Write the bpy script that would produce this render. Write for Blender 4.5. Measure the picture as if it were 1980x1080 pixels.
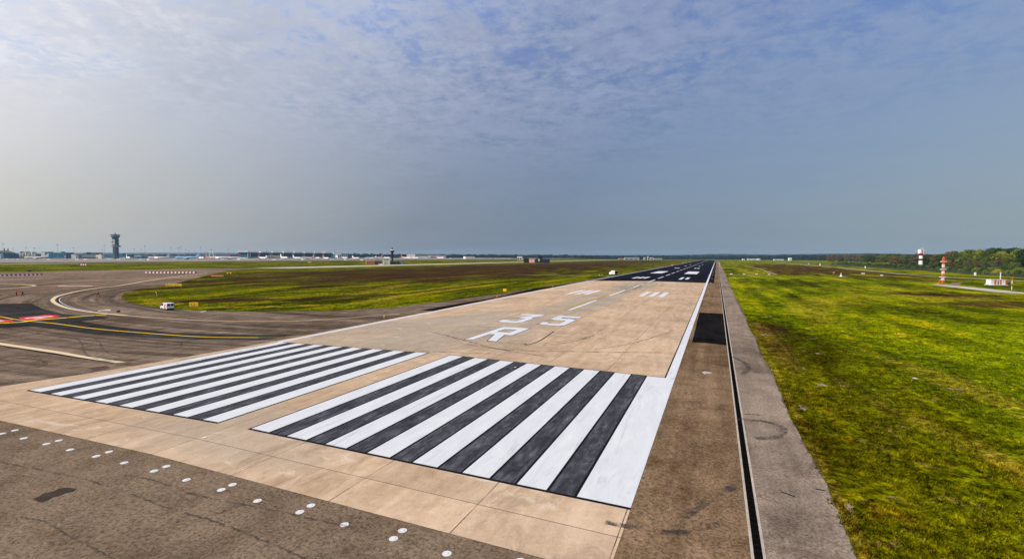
import bpy, bmesh, math, random
from mathutils import Vector, Matrix, noise
R = math.radians
random.seed(7)
for o in list(bpy.data.objects): bpy.data.objects.remove(o)
S = bpy.context.scene
C = S.collection
# ---------------------------------------------------------------- camera
CAMV = [[33.919497, -26.009317, 12.945004], [0.922846, 0.385165, 0.001668], [-0.01921, 0.0417, 0.998945], [-0.384689, 0.921905, -0.045882]]
cd = bpy.data.cameras.new('camera'); cam = bpy.data.objects.new('camera', cd); C.objects.link(cam)
cd.sensor_width = 36; cd.lens = 17.2240; cd.clip_start = 0.5; cd.clip_end = 60000
c_, r_, u_, f_ = [Vector(v) for v in CAMV]
cam.matrix_world = Matrix(((r_.x, u_.x, -f_.x, c_.x), (r_.y, u_.y, -f_.y, c_.y), (r_.z, u_.z, -f_.z, c_.z), (0, 0, 0, 1)))
S.camera = cam
# ---------------------------------------------------------------- sun, sky, exposure
SUN_AZ, SUN_EL = R(-135), R(36)          # azimuth measured from +Y towards +X
sdir = Vector((math.sin(SUN_AZ) * math.cos(SUN_EL), math.cos(SUN_AZ) * math.cos(SUN_EL), math.sin(SUN_EL)))
sl = bpy.data.lights.new('sun', 'SUN'); sl.energy = 3.4; sl.angle = R(0.6); sl.color = (1.0, 0.93, 0.82)
so = bpy.data.objects.new('sun', sl); C.objects.link(so); so.rotation_euler = (-sdir).to_track_quat('-Z', 'Y').to_euler()
so.location = sdir * 200
W = bpy.data.worlds.new("World"); S.world = W; W.use_nodes = True
S.view_settings.view_transform = 'Standard'; S.view_settings.look = 'None'
S.view_settings.exposure = 0.0; S.view_settings.gamma = 1
S.view_settings.use_curve_mapping = False


class NT:                                   # tiny node-tree helper
    def __init__(s, t): s.t = t; s.n = t.nodes; s.l = t.links
    def new(s, k, **kw):
        n = s.n.new(k)
        for a, b in kw.items(): setattr(n, a, b)
        return n
    def put(s, sock, v):
        if v is None: return
        if hasattr(v, 'links') or hasattr(v, 'is_linked'): s.l.new(v, sock)
        else:
            if isinstance(v, (tuple, list)) and len(v) == 3 and sock.type == 'RGBA': v = (*v, 1)
            sock.default_value = v
    def math(s, op, a, b=None, c=None, clamp=False):
        n = s.new('ShaderNodeMath', operation=op, use_clamp=clamp); s.put(n.inputs[0], a); s.put(n.inputs[1], b); s.put(n.inputs[2], c); return n.outputs[0]
    def vm(s, op, a, b=None):
        n = s.new('ShaderNodeVectorMath', operation=op); s.put(n.inputs[0], a); s.put(n.inputs[1], b)
        return n.outputs['Value'] if op in ('DOT_PRODUCT', 'LENGTH') else n.outputs[0]
    def mix(s, f, a, b, mode='MIX'):
        n = s.new('ShaderNodeMix', data_type='RGBA', blend_type=mode); s.put(n.inputs[0], f); s.put(n.inputs[6], a); s.put(n.inputs[7], b); return n.outputs[2]
    def noise(s, vec, scale, detail=4, rough=0.55, dist=0.0, col=False):
        n = s.new('ShaderNodeTexNoise'); s.put(n.inputs['Vector'], vec); n.inputs['Scale'].default_value = scale
        n.inputs['Detail'].default_value = detail; n.inputs['Roughness'].default_value = rough; n.inputs['Distortion'].default_value = dist
        return n.outputs['Color' if col else 'Fac']
    def ramp(s, f, stops, interp='LINEAR'):
        n = s.new('ShaderNodeValToRGB'); r = n.color_ramp; r.interpolation = interp
        while len(r.elements) < len(stops): r.elements.new(0.5)
        for e, (p, c) in zip(r.elements, stops):
            e.position = p; e.color = (c, c, c, 1) if isinstance(c, (int, float)) else (*c, 1)
        s.put(n.inputs[0], f); return n.outputs[0]
    def mapr(s, f, a, b, c=0.0, d=1.0, smooth=False):
        n = s.new('ShaderNodeMapRange'); n.clamp = True
        if smooth: n.interpolation_type = 'SMOOTHSTEP'
        s.put(n.inputs[0], f)
        for i, v in enumerate((a, b, c, d)): n.inputs[i + 1].default_value = v
        return n.outputs[0]
    def scale(s, vec, v): return s.vm('MULTIPLY', vec, v)


t = NT(W.node_tree); W.node_tree.nodes.clear()
tc = t.new('ShaderNodeTexCoord').outputs['Generated']
nrm = t.vm('NORMALIZE', tc)
sep = t.new('ShaderNodeSeparateXYZ'); t.put(sep.inputs[0], nrm)
zc = t.math('MAXIMUM', sep.outputs[2], 0.0)
sky = t.new('ShaderNodeTexSky'); sky.sky_type = 'NISHITA'; sky.sun_disc = False
sky.sun_elevation = SUN_EL; sky.sun_rotation = SUN_AZ; sky.dust_density = 3.0; sky.air_density = 1.2; sky.ozone_density = 1.5
b1 = t.new('ShaderNodeBackground'); t.put(b1.inputs[0], sky.outputs[0]); b1.inputs[1].default_value = 0.07
side = t.vm('DOT_PRODUCT', nrm, tuple(sdir))
# thin high cloud: brightest towards the sun, blue-grey away from it
veil = t.ramp(t.mapr(side, -1, 1), [(0.0, (.33, .41, .49)), (0.12, (.315, .395, .47)), (0.22, (.235, .315, .425)), (0.34, (.195, .26, .37)), (0.44, (.235, .283, .37)), (0.555, (.40, .425, .47)), (0.665, (.61, .605, .59)), (0.8, (1.0, .93, .85)), (1.0, (1.6, 1.5, 1.35))])
# bluer with height
blue = t.mix(t.mapr(zc, 0.06, 0.5), (1.0, 1.0, .95), (1.14, 1.25, 1.62))
veil = t.mix(1.0, veil, blue, 'MULTIPLY')
# cloud sheet projected on a high plane
pl = t.new('ShaderNodeCombineXYZ')
den = t.math('ADD', zc, 0.10)
t.put(pl.inputs[0], t.math('DIVIDE', sep.outputs[0], den)); t.put(pl.inputs[1], t.math('DIVIDE', sep.outputs[1], den))
plv = pl.outputs[0]
n1 = t.noise(plv, 1.1, 7, 0.62, 0.5); n2 = t.noise(plv, 5.0, 7, 0.70, 0.5); n4 = t.noise(plv, 13.0, 5, 0.65, 0.4); n3 = t.noise(t.scale(plv, (0.5, 1.6, 1)), 0.7, 4, 0.5, 0.3)
dens = t.math('ADD', t.math('MULTIPLY', n1, 0.46), t.math('ADD', t.math('MULTIPLY', n2, 0.30), t.math('MULTIPLY', n4, 0.26)))
cl = t.mapr(dens, 0.452, 0.545, 0, 1, True)
gap = t.math('MULTIPLY', t.mapr(dens, 0.50, 0.41, 0, 1, True), t.mapr(zc, 0.16, 0.40, 0, 1, True))
veil = t.mix(t.math('MULTIPLY', gap, 0.7), veil, t.mix(1.0, veil, (.70, .82, 1.04), 'MULTIPLY'))
cl = t.math('MULTIPLY', cl, t.mapr(side, -0.72, -0.05, 0.12, 1.0))
cl = t.math('MULTIPLY', cl, t.mapr(zc, 0.10, 0.36, 0.10, 1.0, True))
clcol = t.ramp(t.mapr(side, -1, 1), [(0.0, (.38, .46, .63)), (0.30, (.28, .345, .54)), (0.47, (.35, .40, .57)), (0.65, (.54, .575, .67)), (1.0, (1.7, 1.6, 1.5))])
veil = t.mix(t.math('MULTIPLY', cl, 0.85), veil, clcol)
veil = t.mix(t.mapr(n3, 0.35, 0.65, 0.0, 0.22), veil, t.mix(1.0, veil, (.84, .86, .90), 'MULTIPLY'))
mot = t.math('ADD', t.math('MULTIPLY', n2, .5), t.math('MULTIPLY', n4, .5))
veil = t.mix(t.math('MULTIPLY', t.mapr(zc, .14, .36, 0, 1, True), t.mapr(side, -.62, -.15, .12, .85)), veil, t.mix(1.0, veil, t.ramp(t.mapr(mot, .38, .62), [(0, (.80, .84, .92)), (.5, (.98, .98, .99)), (1, (1.18, 1.16, 1.12))]), 'MULTIPLY'))
b2 = t.new('ShaderNodeBackground'); t.put(b2.inputs[0], veil); b2.inputs[1].default_value = 1.0
ms = t.new('ShaderNodeMixShader'); ms.inputs[0].default_value = 0.86
t.l.new(b1.outputs[0], ms.inputs[1]); t.l.new(b2.outputs[0], ms.inputs[2])
wo = t.new('ShaderNodeOutputWorld'); t.l.new(ms.outputs[0], wo.inputs[0])

# ---------------------------------------------------------------- materials
MATS = {}
def mat(name, col=(.5, .5, .5), rough=0.7, metal=0.0, var=0.12, vscale=1.5, bump=0.0, spec=0.12, build=None):
    if name in MATS: return MATS[name]
    m = bpy.data.materials.new(name); m.use_nodes = True; n = NT(m.node_tree)
    bs = m.node_tree.nodes['Principled BSDF']; bs.inputs['Roughness'].default_value = rough; bs.inputs['Metallic'].default_value = metal
    bs.inputs['Specular IOR Level'].default_value = spec
    pos = n.new('ShaderNodeNewGeometry').outputs['Position']
    if build: c, h, bd = build(n, pos)
    else:
        f = n.noise(pos, vscale, 5, 0.6); c = n.mix(n.mapr(f, 0.3, 0.7), tuple(v * (1 - var) for v in col), tuple(min(1, v * (1 + var)) for v in col)); h, bd = f, 0.05
    n.put(bs.inputs['Base Color'], c)
    if h is not None and (bump or build):
        b = n.new('ShaderNodeBump'); b.inputs['Strength'].default_value = bump or 0.4; b.inputs['Distance'].default_value = bd
        n.put(b.inputs['Height'], h); n.l.new(b.outputs[0], bs.inputs['Normal'])
    MATS[name] = m; return m

def asphalt(name, ca, cb, streak=0.5, speck=0.35, big=0.03, rough=0.9, curve=None, stain=.75):
    def bld(n, p):
        f1 = n.noise(p, big, 5, 0.6); f2 = n.noise(p, 0.35, 5, 0.65); f3 = n.noise(n.scale(p, (1.0, 0.06, 1)), 0.9, 4, 0.6)
        f5 = n.noise(p, 6.0, 4, 0.8)
        f = n.math('ADD', n.math('MULTIPLY', f1, .4), n.math('ADD', n.math('MULTIPLY', f2, .6 - .3 * streak), n.math('MULTIPLY', f3, .3 * streak)))
        c = n.mix(n.mapr(f, .42, .58), ca, cb)
        if curve:                            # wheel-worn bands that follow the bend
            q = n.scale(n.vm('SUBTRACT', p, (curve[0], curve[1], 0)), (1, curve[2], 0)); rr = n.vm('LENGTH', q); sp = n.new('ShaderNodeSeparateXYZ'); n.put(sp.inputs[0], q)
            cv = n.new('ShaderNodeCombineXYZ'); n.put(cv.inputs[0], n.math('MULTIPLY', rr, .55)); n.put(cv.inputs[1], n.math('MULTIPLY', n.math('ARCTAN2', sp.outputs[1], sp.outputs[0]), 2.2))
            wv = n.noise(cv.outputs[0], .55, 6, .68, .3); c = n.mix(1.0, c, n.ramp(n.mapr(wv, .36, .64), [(0, (.36, .34, .33)), (.42, (.88, .88, .88)), (1, (1.5, 1.48, 1.44))]), 'MULTIPLY')
        c = n.mix(1.0, c, n.ramp(n.mapr(f5, .37, .63), [(0, 1 - speck), (.5, 1.0), (1, 1 + 0.8 * speck)]), 'MULTIPLY')
        if curve: c = n.mix(n.math('MULTIPLY', blob(n, p, -390, 190, 190, 150, 0, .35), .75), c, n.mix(1.0, c, (1.5, 1.46, 1.44), 'MULTIPLY'))
        c = n.mix(n.mapr(n.noise(p, 0.14, 7, 0.78, 1.0), .53, .66, 0, stain, True), c, n.mix(1.0, c, (.62, .58, .56), 'MULTIPLY'))
        return c, f5, 0.02
    return mat(name, rough=1.0, build=bld, spec=0.0)

def blob(n, p, x, y, rx, ry, rot=0.0, soft=0.35, wob=None):
    # 1 inside the noisy ellipse, 0 outside
    q = n.vm('SUBTRACT', p, (x, y, 0)); 
    if rot:
        vr = n.new('ShaderNodeVectorRotate', rotation_type='Z_AXIS'); n.put(vr.inputs[0], q); vr.inputs['Angle'].default_value = -rot; q = vr.outputs[0]
    d = n.vm('LENGTH', n.scale(q, (1 / rx, 1 / ry, 0)))
    if wob is not None: d = n.math('ADD', d, wob)
    return n.mapr(d, 1 - soft, 1 + soft, 1, 0, True)

def concrete_build(n, p):
    f1 = n.noise(p, 0.06, 5, .6); f2 = n.noise(p, .8, 6, .7, 0.6); f3 = n.noise(n.scale(p, (1.2, .18, 1)), .6, 5, .65, 0.4); f4 = n.noise(p, 9, 2, .7)
    f = n.math('ADD', n.math('MULTIPLY', f1, .35), n.math('ADD', n.math('MULTIPLY', f2, .3), n.math('MULTIPLY', f3, .35)))
    c = n.ramp(n.mapr(f, .38, .62), [(0, (.33, .228, .145)), (.45, (.45, .315, .203)), (1, (.59, .435, .30))])
    wob = n.mapr(n.noise(p, .09, 5, .65), .3, .7, -.45, .45)
    g = n.math('MAXIMUM', blob(n, p, -12, 52, 17, 26, 0, .35, wob), blob(n, p, 0, 118, 7, 62, 0, .4, wob))
    g = n.math('MAXIMUM', g, blob(n, p, 0, 200, 8, 40, 0, .4, wob))
    g = n.math('MAXIMUM', g, n.math('MULTIPLY', blob(n, p, 2, -1, 9, 5, 0, .4, wob), .7))
    c = n.mix(n.math('MULTIPLY', g, .75), c, n.mix(f2, (.27, .225, .17), (.38, .32, .25)))
    # slab joints: every 7.43 m across, -3 m then every 15 m along
    sx = n.new('ShaderNodeSeparateXYZ'); n.put(sx.inputs[0], p)
    jx = n.math('ABSOLUTE', n.math('SUBTRACT', n.math('FRACT', n.math('ADD', n.math('DIVIDE', sx.outputs[0], 7.45), .5)), .5))
    jx = n.math('LESS_THAN', n.math('MULTIPLY', jx, 7.45), .028)
    jy = n.math('ABSOLUTE', n.math('SUBTRACT', n.math('FRACT', n.math('ADD', n.math('DIVIDE', n.math('ADD', sx.outputs[1], 3), 7.5), .5)), .5))
    jy1 = n.math('LESS_THAN', n.math('MULTIPLY', jy, 7.5), .028)
    near = n.math('LESS_THAN', sx.outputs[1], 0)
    jn = n.noise(p, .5, 3, .6)
    j = n.math('MAXIMUM', n.math('MULTIPLY', jx, n.mapr(jn, .35, .6, .35, .95)), n.math('MULTIPLY', jy1, n.math('ADD', n.math('MULTIPLY', near, .6), .22)))
    # a tone of its own for each slab
    cell = n.new('ShaderNodeTexWhiteNoise', noise_dimensions='2D')
    cv = n.new('ShaderNodeCombineXYZ'); n.put(cv.inputs[0], n.math('FLOOR', n.math('DIVIDE', sx.outputs[0], 7.45))); n.put(cv.inputs[1], n.math('FLOOR', n.math('DIVIDE', n.math('ADD', sx.outputs[1], 3), 7.5)))
    n.put(cell.inputs['Vector'], cv.outputs[0])
    c = n.mix(1.0, c, n.ramp(cell.outputs['Value'], [(0, (.90, .90, .90)), (1, (1.06, 1.05, 1.04))]), 'MULTIPLY')
    c = n.mix(1.0, c, n.ramp(n.mapr(f4, .3, .7), [(0, .9), (1, 1.08)]), 'MULTIPLY')
    st = n.mapr(n.noise(n.scale(p, (1, .35, 1)), .22, 7, .78, 1.2), .53, .67, 0, .55, True)
    c = n.mix(n.mapr(n.noise(n.scale(p, (.5, 1, 1)), .5, 6, .7, .8), .57, .70, 0, .5, True), c, (.66, .56, .46))
    c = n.mix(st, c, (.25, .17, .11))
    return n.mix(j, c, (.07, .05, .04)), f2, .01

def grass_build(n, p):
    sx = n.new('ShaderNodeSeparateXYZ'); n.put(sx.inputs[0], p)
    fb = n.noise(n.scale(p, (1, .38, 1)), .035, 6, .6, .4); fm = n.noise(p, .30, 7, .74, .6); fs = n.noise(n.scale(p, (1, .12, 1)), .16, 5, .6)
    ff = n.math('ADD', n.math('MULTIPLY', n.noise(p, 1.3, 4, .8), .5), n.math('MULTIPLY', n.noise(p, 4.2, 4, .85), .5)); fw = n.noise(n.scale(p, (1, .05, 1)), .07, 4, .55, .2)
    f = n.math('ADD', n.math('MULTIPLY', fb, .34), n.math('ADD', n.math('MULTIPLY', fm, .40), n.math('MULTIPLY', fs, .26)))
    c = n.ramp(n.mapr(f, .40, .61), [(0, (.022, .018, .001)), (.22, (.040, .048, .001)), (.44, (.092, .116, .001)), (.60, (.165, .185, .001)), (.74, (.255, .250, .002)), (.88, (.32, .26, .003)), (1, (.40, .25, .015))])
    # mown strips along the runway
    strip = n.math('SINE', n.math('MULTIPLY', n.math('ADD', sx.outputs[0], n.math('MULTIPLY', fw, 9)), .62))
    c = n.mix(n.mapr(strip, -.3, .7, 0, .45, True), c, n.mix(1.0, c, (.55, .66, .60), 'MULTIPLY'))
    wob = n.mapr(n.noise(n.scale(p, (1, .3, 1)), .05, 6, .68, .3), .3, .7, -.7, .7)
    # darker sward right beside the pavement
    edge = blob(n, p, 46, 18, 11, 62, R(4), .45, wob)
    c = n.mix(n.math('MULTIPLY', edge, .62), c, n.mix(fm, (.070, .028, .001), (.030, .045, .001)))
    g2 = n.noise(p, .75, 6, .78, .8)
    c = n.mix(n.mapr(g2, .50, .60, 0, .55, True), c, n.mix(1.0, c, (.42, .46, .5), 'MULTIPLY'))
    c = n.mix(n.mapr(n.noise(n.scale(p, (1, .7, 1)), .5, 6, .8, 1.0), .52, .64, 0, .65, True), c, n.mix(1.0, c, (1.9, 1.35, .8), 'MULTIPLY'))
    bright = blob(n, p, 78, 40, 20, 60, R(-6), .5, wob)
    c = n.mix(n.math('MULTIPLY', bright, .55), c, n.mix(n.mapr(fm, .35, .65), (.12, .20, .001), (.34, .36, .004)))
    # heath (brown, unmown) areas
    H = None
    for (x, y, rx, ry, rot, a) in HEATH:
        b = n.math('MULTIPLY', blob(n, p, x, y, rx, ry, rot, .3, wob), a); H = b if H is None else n.math('MAXIMUM', H, b)
    hs = n.noise(n.scale(p, (1, .06, 1)), .5, 5, .65)
    hc = n.ramp(n.mapr(n.math('ADD', n.math('MULTIPLY', fs, .5), n.math('MULTIPLY', hs, .5)), .36, .64), [(0, (.014, .008, .003)), (.4, (.044, .021, .008)), (.72, (.080, .045, .012)), (1, (.13, .11, .010))])
    c = n.mix(H, c, hc)
    # straw-yellow strips
    Yk = None
    for (x, y, rx, ry, rot, a) in STRAW:
        b = n.math('MULTIPLY', blob(n, p, x, y, rx, ry, rot, .5, wob), a); Yk = b if Yk is None else n.math('MAXIMUM', Yk, b)
    Yk = n.math('MULTIPLY', Yk, n.mapr(fm, .40, .58, .15, 1.0))
    c = n.mix(n.mapr(sx.outputs[0], -30, 30, .6, 0), c, n.mix(1.0, c, (.52, .48, .6), 'MULTIPLY'))
    c = n.mix(Yk, c, n.mix(fs, (.24, .13, .02), (.40, .30, .02)))
    bare = n.mapr(n.noise(n.scale(p, (1, .6, 1)), .45, 7, .76, .8), .585, .68, 0, .8, True)
    c = n.mix(bare, c, n.mix(ff, (.16, .08, .02), (.34, .20, .08)))
    c = n.mix(1.0, c, n.ramp(n.mapr(ff, .40, .60), [(0, .10), (.5, .95), (1, 2.5)]), 'MULTIPLY')  # fine speckle; dark end paints the shadows between tufts into the colour
    return c, n.math('ADD', ff, n.math('MULTIPLY', fm, .8)), .25

HEATH = [(-190, 300, 105, 130, R(8), .95), (-205, 620, 135, 480, 0, 1.0), (-205, 1400, 116, 600, 0, .9), (-260, 280, 70, 60, R(30), .9), (-104, 81, 25, 6.5, R(32), .95), (-84, 106, 19, 6, R(58), .9), (-70, 150, 4, 24, R(2), .5),
         (128, 740, 50, 340, 0, .97), (95, 480, 20, 70, 0, .9), (150, 500, 30, 110, 0, .8), (168, 372, 34, 16, R(-20), .85), (113, 200, 26, 7, R(6), .97), (112, 160, 20, 10, R(20), .85), (52, 210, 6, 5, 0, .5), (50, 300, 5, 22, 0, .5), (44, 78, 2.5, 9, 0, .8), (43, 60, 1.6, 14, 0, .6)]
STRAW = [(-84, 67, 13, 2.2, R(28), .85), (-70, 79, 8, 2.2, R(50), .9), (-64, 98, 2.4, 18, R(8), .9), (-67, 150, 2.2, 50, R(-1), .8), (-120, 68, 16, 3, R(-20), .6), (-116, 118, 24, 3, R(60), .5), (-98, 150, 4, 34, R(20), .5), (-80, 190, 4, 50, R(4), .45), (56, 120, 4, 30, R(-5), .4), (66, 150, 8, 20, 0, .5), (98, 222, 24, 4, R(4), .75), (96, 185, 22, 3, R(8), .6), (110, 178, 26, 3.5, R(5), .7), (60, 500, 5, 90, 0, .6), (42, 66, 1.6, 20, R(2), .35), (40.5, 30, .35, 60, 0, .45), (58, 40, 2.2, 16, R(10), .45), (52, 16, 1.2, 12, R(16), .4),
         (-480, 200, 20, 60, 0, .5), (-380, 700, 12, 300, 0, .4)]

M = {}
M['grass'] = mat('grass', rough=0.98, spec=0.0, bump=0.9, build=grass_build)
M['concrete'] = mat('runway_concrete', rough=.95, spec=.05, bump=.15, build=concrete_build)
M['asphalt_near'] = asphalt('asphalt_near', (.115, .080, .052), (.190, .136, .092), .3, .5, stain=.4)
M['asphalt_mid'] = asphalt('asphalt_shoulder', (.110, .068, .038), (.235, .152, .090), 1.0, .55)
M['asphalt_out'] = asphalt('asphalt_outer', (.140, .104, .078), (.275, .212, .162), .9, .45)
M['asphalt_taxi'] = asphalt('asphalt_taxiway', (.095, .066, .046), (.180, .134, .098), .4, .3, .03, curve=(-60, 160, 1.35))
M['asphalt_dark'] = asphalt('asphalt_dark', (.022, .020, .020), (.055, .050, .048), .9, .35)
M['asphalt_black'] = asphalt('asphalt_black', (.005, .0045, .005), (.014, .012, .013), 1.0, .4)
M['asphalt_new'] = asphalt('asphalt_runway_new', (.006, .006, .012), (.015, .015, .024), 1.0, .2)
M['far_asphalt'] = asphalt('far_asphalt', (.10, .085, .07), (.16, .135, .115), .4, .2)
M['apron'] = asphalt('apron_concrete', (.20, .175, .145), (.30, .265, .225), .4, .1)
M['road'] = asphalt('pale_road', (.36, .33, .27), (.50, .46, .39), .3, .2)
def paint(name, a, b, dirt=.35, rough=.6):
    def bld(n, p):
        f = n.noise(n.scale(p, (1, .25, 1)), 1.2, 6, .7, .4); g = n.noise(p, 12, 2, .7)
        c = n.mix(n.mapr(f, .3, .7), a, b)
        c = n.mix(n.mapr(n.noise(n.scale(p, (1.6, .16, 1)), .8, 6, .75, 1.0), .54, .72, 0, dirt, True), c, tuple(v * .55 for v in a))
        return c, g, .004
    return mat(name, rough=.9, build=bld, spec=.04, bump=.15)
M['white'] = paint('white_paint', (.52, .525, .545), (.615, .615, .62), .45)
M['black_outline'] = paint('black_paint', (.006, .006, .008), (.012, .012, .014), .1)
def bars(n, p):
    f = n.noise(n.scale(p, (1, .5, 1)), .9, 7, .75, 1.2); g = n.noise(n.scale(p, (2.2, .3, 1)), 1.1, 5, .7, .5)
    c = n.ramp(n.mapr(n.math('ADD', n.math('MULTIPLY', f, .5), n.math('MULTIPLY', g, .5)), .36, .66), [(0, (.016, .016, .020)), (.45, (.042, .043, .050)), (.8, (.095, .098, .108)), (1, (.20, .20, .21))])
    return c, g, .004
M['worn_black'] = mat('worn_black_paint', rough=.8, build=bars, spec=.08, bump=.15)
M['yellow'] = paint('yellow_paint', (.72, .46, .015), (.80, .55, .02), .15)
M['yellow_old'] = paint('worn_yellow_paint', (.30, .20, .045), (.38, .26, .06), .5)
M['beige'] = paint('cream_paint', (.56, .42, .26), (.66, .52, .34), .25)
M['beige_thin'] = paint('faded_cream_paint', (.34, .27, .20), (.42, .34, .25), .3)
M['red_mark'] = paint('red_paint', (.50, .02, .03), (.62, .06, .06), .35)
def rubber_build(n, p): return (.03, .024, .02), None, 0
def rubber():
    m = bpy.data.materials.new('tyre_rubber_film'); m.use_nodes = True; n = NT(m.node_tree); bs = m.node_tree.nodes['Principled BSDF']
    pos = n.new('ShaderNodeNewGeometry').outputs['Position']
    bs.inputs['Base Color'].default_value = (.03, .024, .02, 1); bs.inputs['Roughness'].default_value = .7
    n.put(bs.inputs['Alpha'], n.mapr(n.noise(pos, .8, 6, .8, .5), .40, .66, 0.0, .8, True)); return m
M['rubber'] = rubber()
def simple(k, col, **kw): M[k] = mat(k, col, **kw); return M[k]
simple('white_metal', (.78, .78, .78), rough=.35, var=.04); simple('red_metal', (.62, .06, .03), rough=.45, var=.08)
simple('orange_metal', (.75, .12, .02), rough=.5, var=.06); simple('dark_red_metal', (.20, .008, .012), rough=.6, spec=.1)
simple('yellow_board', (.90, .50, .01), rough=.5, var=.04); simple('black_metal', (.015, .015, .018), rough=.5)
simple('grey_metal', (.28, .29, .30), rough=.45, metal=.4); simple('pale_panel', (.62, .60, .56), rough=.6)
simple('blue_glass', (.006, .08, .13), rough=.5, spec=.05, var=.3, vscale=.08); simple('dark_glass', (.02, .028, .035), rough=.08, spec=.6)
simple('blue_wall', (.035, .15, .23), rough=.8, var=.25, vscale=.1, spec=.1); simple('grey_wall', (.22, .24, .26), rough=.7, vscale=.1); simple('concrete_wall', (.42, .40, .37), rough=.8, vscale=.2)
simple('roof_pale', (.80, .74, .66), rough=.6, vscale=.05); simple('roof_dark', (.10, .09, .09), rough=.7); simple('orange_wall', (.62, .20, .09), rough=.6)
simple('tower_blue', (.03, .08, .12), spec=.1, rough=.8, var=.15, vscale=.2); simple('silo', (.46, .44, .38), rough=.55, var=.15, vscale=.3)
simple('rubber_tyre', (.015, .015, .015), rough=.85); simple('chrome', (.55, .55, .56), rough=.25, metal=.8)
simple('van_white', (.82, .82, .82), rough=.25, var=.02); simple('tail_light', (.4, .01, .01), rough=.3); simple('head_glass', (.6, .62, .62), rough=.1)
simple('pink_stripe', (.62, .15, .22), rough=.4); simple('skin', (.45, .26, .18), rough=.6); simple('hair', (.03, .02, .015), rough=.7)
simple('red_cloth', (.70, .03, .02), rough=.8); simple('dark_cloth', (.012, .012, .016), rough=.85); simple('hiviz', (.55, .75, .04), rough=.8)
simple('fabric_blue', (.03, .04, .08), rough=.8)
for k, c in dict(sky_blue=(.28, .52, .75), pale_blue=(.45, .62, .78), tail_orange=(.80, .13, .03), magenta=(.55, .02, .25), purple=(.20, .03, .22), navy=(.02, .03, .12), pink_red=(.60, .09, .10)).items(): simple(k, c, rough=.3, var=.04)
simple('trunk', (.07, .05, .035), rough=.9); simple('soil', (.30, .22, .14), rough=1, var=.4, vscale=1.2, spec=0); simple('slot', (.004, .0035, .003), rough=1, spec=0.0)
simple('fence_wire', (.045, .045, .045), rough=.7); simple('curb', (.40, .34, .28), rough=.85, var=.2, vscale=2)
def leaf(k, col):
    def bld(n, p):
        oi = n.new('ShaderNodeObjectInfo').outputs['Random']
        f = n.noise(p, .35, 3, .6); g = n.noise(p, 1.7, 2, .6)
        c = n.mix(n.mapr(f, .3, .7), tuple(v * .65 for v in col), tuple(v * 1.35 for v in col))
        c = n.mix(1.0, c, n.ramp(oi, [(0, (.75, .85, .8)), (1, (1.25, 1.1, 1.1))]), 'MULTIPLY')
        return c, g, .1
    M[k] = mat(k, build=bld, rough=.8, spec=.15)
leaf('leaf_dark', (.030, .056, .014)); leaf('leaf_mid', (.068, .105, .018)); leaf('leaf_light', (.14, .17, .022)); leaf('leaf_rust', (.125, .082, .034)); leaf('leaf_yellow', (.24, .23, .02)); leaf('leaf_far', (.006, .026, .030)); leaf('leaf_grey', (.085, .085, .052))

# ---------------------------------------------------------------- helpers
def tag(o, label=None, cat=None, group=None, kind=None):
    if label: o['label'] = label
    if cat: o['category'] = cat
    if group: o['group'] = group
    if kind: o['kind'] = kind
    return o
def link(name, me, m, parent=None):
    o = bpy.data.objects.new(name, me); C.objects.link(o)
    if m is not None and not me.materials: me.materials.append(m)
    if parent: o.parent = parent
    return o
def mesh(name, bm, m, parent=None, smooth=False):
    me = bpy.data.meshes.new(name); bm.normal_update(); bm.to_mesh(me); bm.free()
    if smooth:
        for p in me.polygons: p.use_smooth = True
    return link(name, me, m, parent)
def thing(name, loc, rz=0.0, label=None, cat=None, group=None):
    o = bpy.data.objects.new(name, None); C.objects.link(o); o.location = loc; o.rotation_euler = (0, 0, rz); o.empty_display_size = .5
    return tag(o, label, cat, group)
KIDS = {}
def copy_tree(o, parent=None):
    c = o.copy(); C.objects.link(c); c.parent = parent
    for ch in [x for x in bpy.data.objects if x.parent == o] if o.name not in KIDS else KIDS[o.name]: copy_tree(ch, c)
    return c
def box(bm, x0, x1, y0, y1, z0, z1, mtx=None):
    vs = [bm.verts.new(Vector(v) if mtx is None else mtx @ Vector(v)) for v in ((x0, y0, z0), (x1, y0, z0), (x1, y1, z0), (x0, y1, z0), (x0, y0, z1), (x1, y0, z1), (x1, y1, z1), (x0, y1, z1))]
    for f in ((3, 2, 1, 0), (4, 5, 6, 7), (0, 1, 5, 4), (1, 2, 6, 5), (2, 3, 7, 6), (3, 0, 4, 7)): bm.faces.new([vs[i] for i in f])
def B(*boxes):
    bm = bmesh.new()
    for b in boxes: box(bm, *b)
    return bm
def tube(bm, a, b, r0, r1=None, n=8):
    a, b = Vector(a), Vector(b); r1 = r0 if r1 is None else r1; d = (b - a).normalized()
    s = d.orthogonal().normalized(); t_ = d.cross(s)
    A = [bm.verts.new(a + (s * math.cos(i * 2 * math.pi / n) + t_ * math.sin(i * 2 * math.pi / n)) * r0) for i in range(n)]
    Bv = [bm.verts.new(b + (s * math.cos(i * 2 * math.pi / n) + t_ * math.sin(i * 2 * math.pi / n)) * r1) for i in range(n)]
    for i in range(n): bm.faces.new((A[i], A[(i + 1) % n], Bv[(i + 1) % n], Bv[i]))
    bm.faces.new(A[::-1]); bm.faces.new(Bv)
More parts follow.
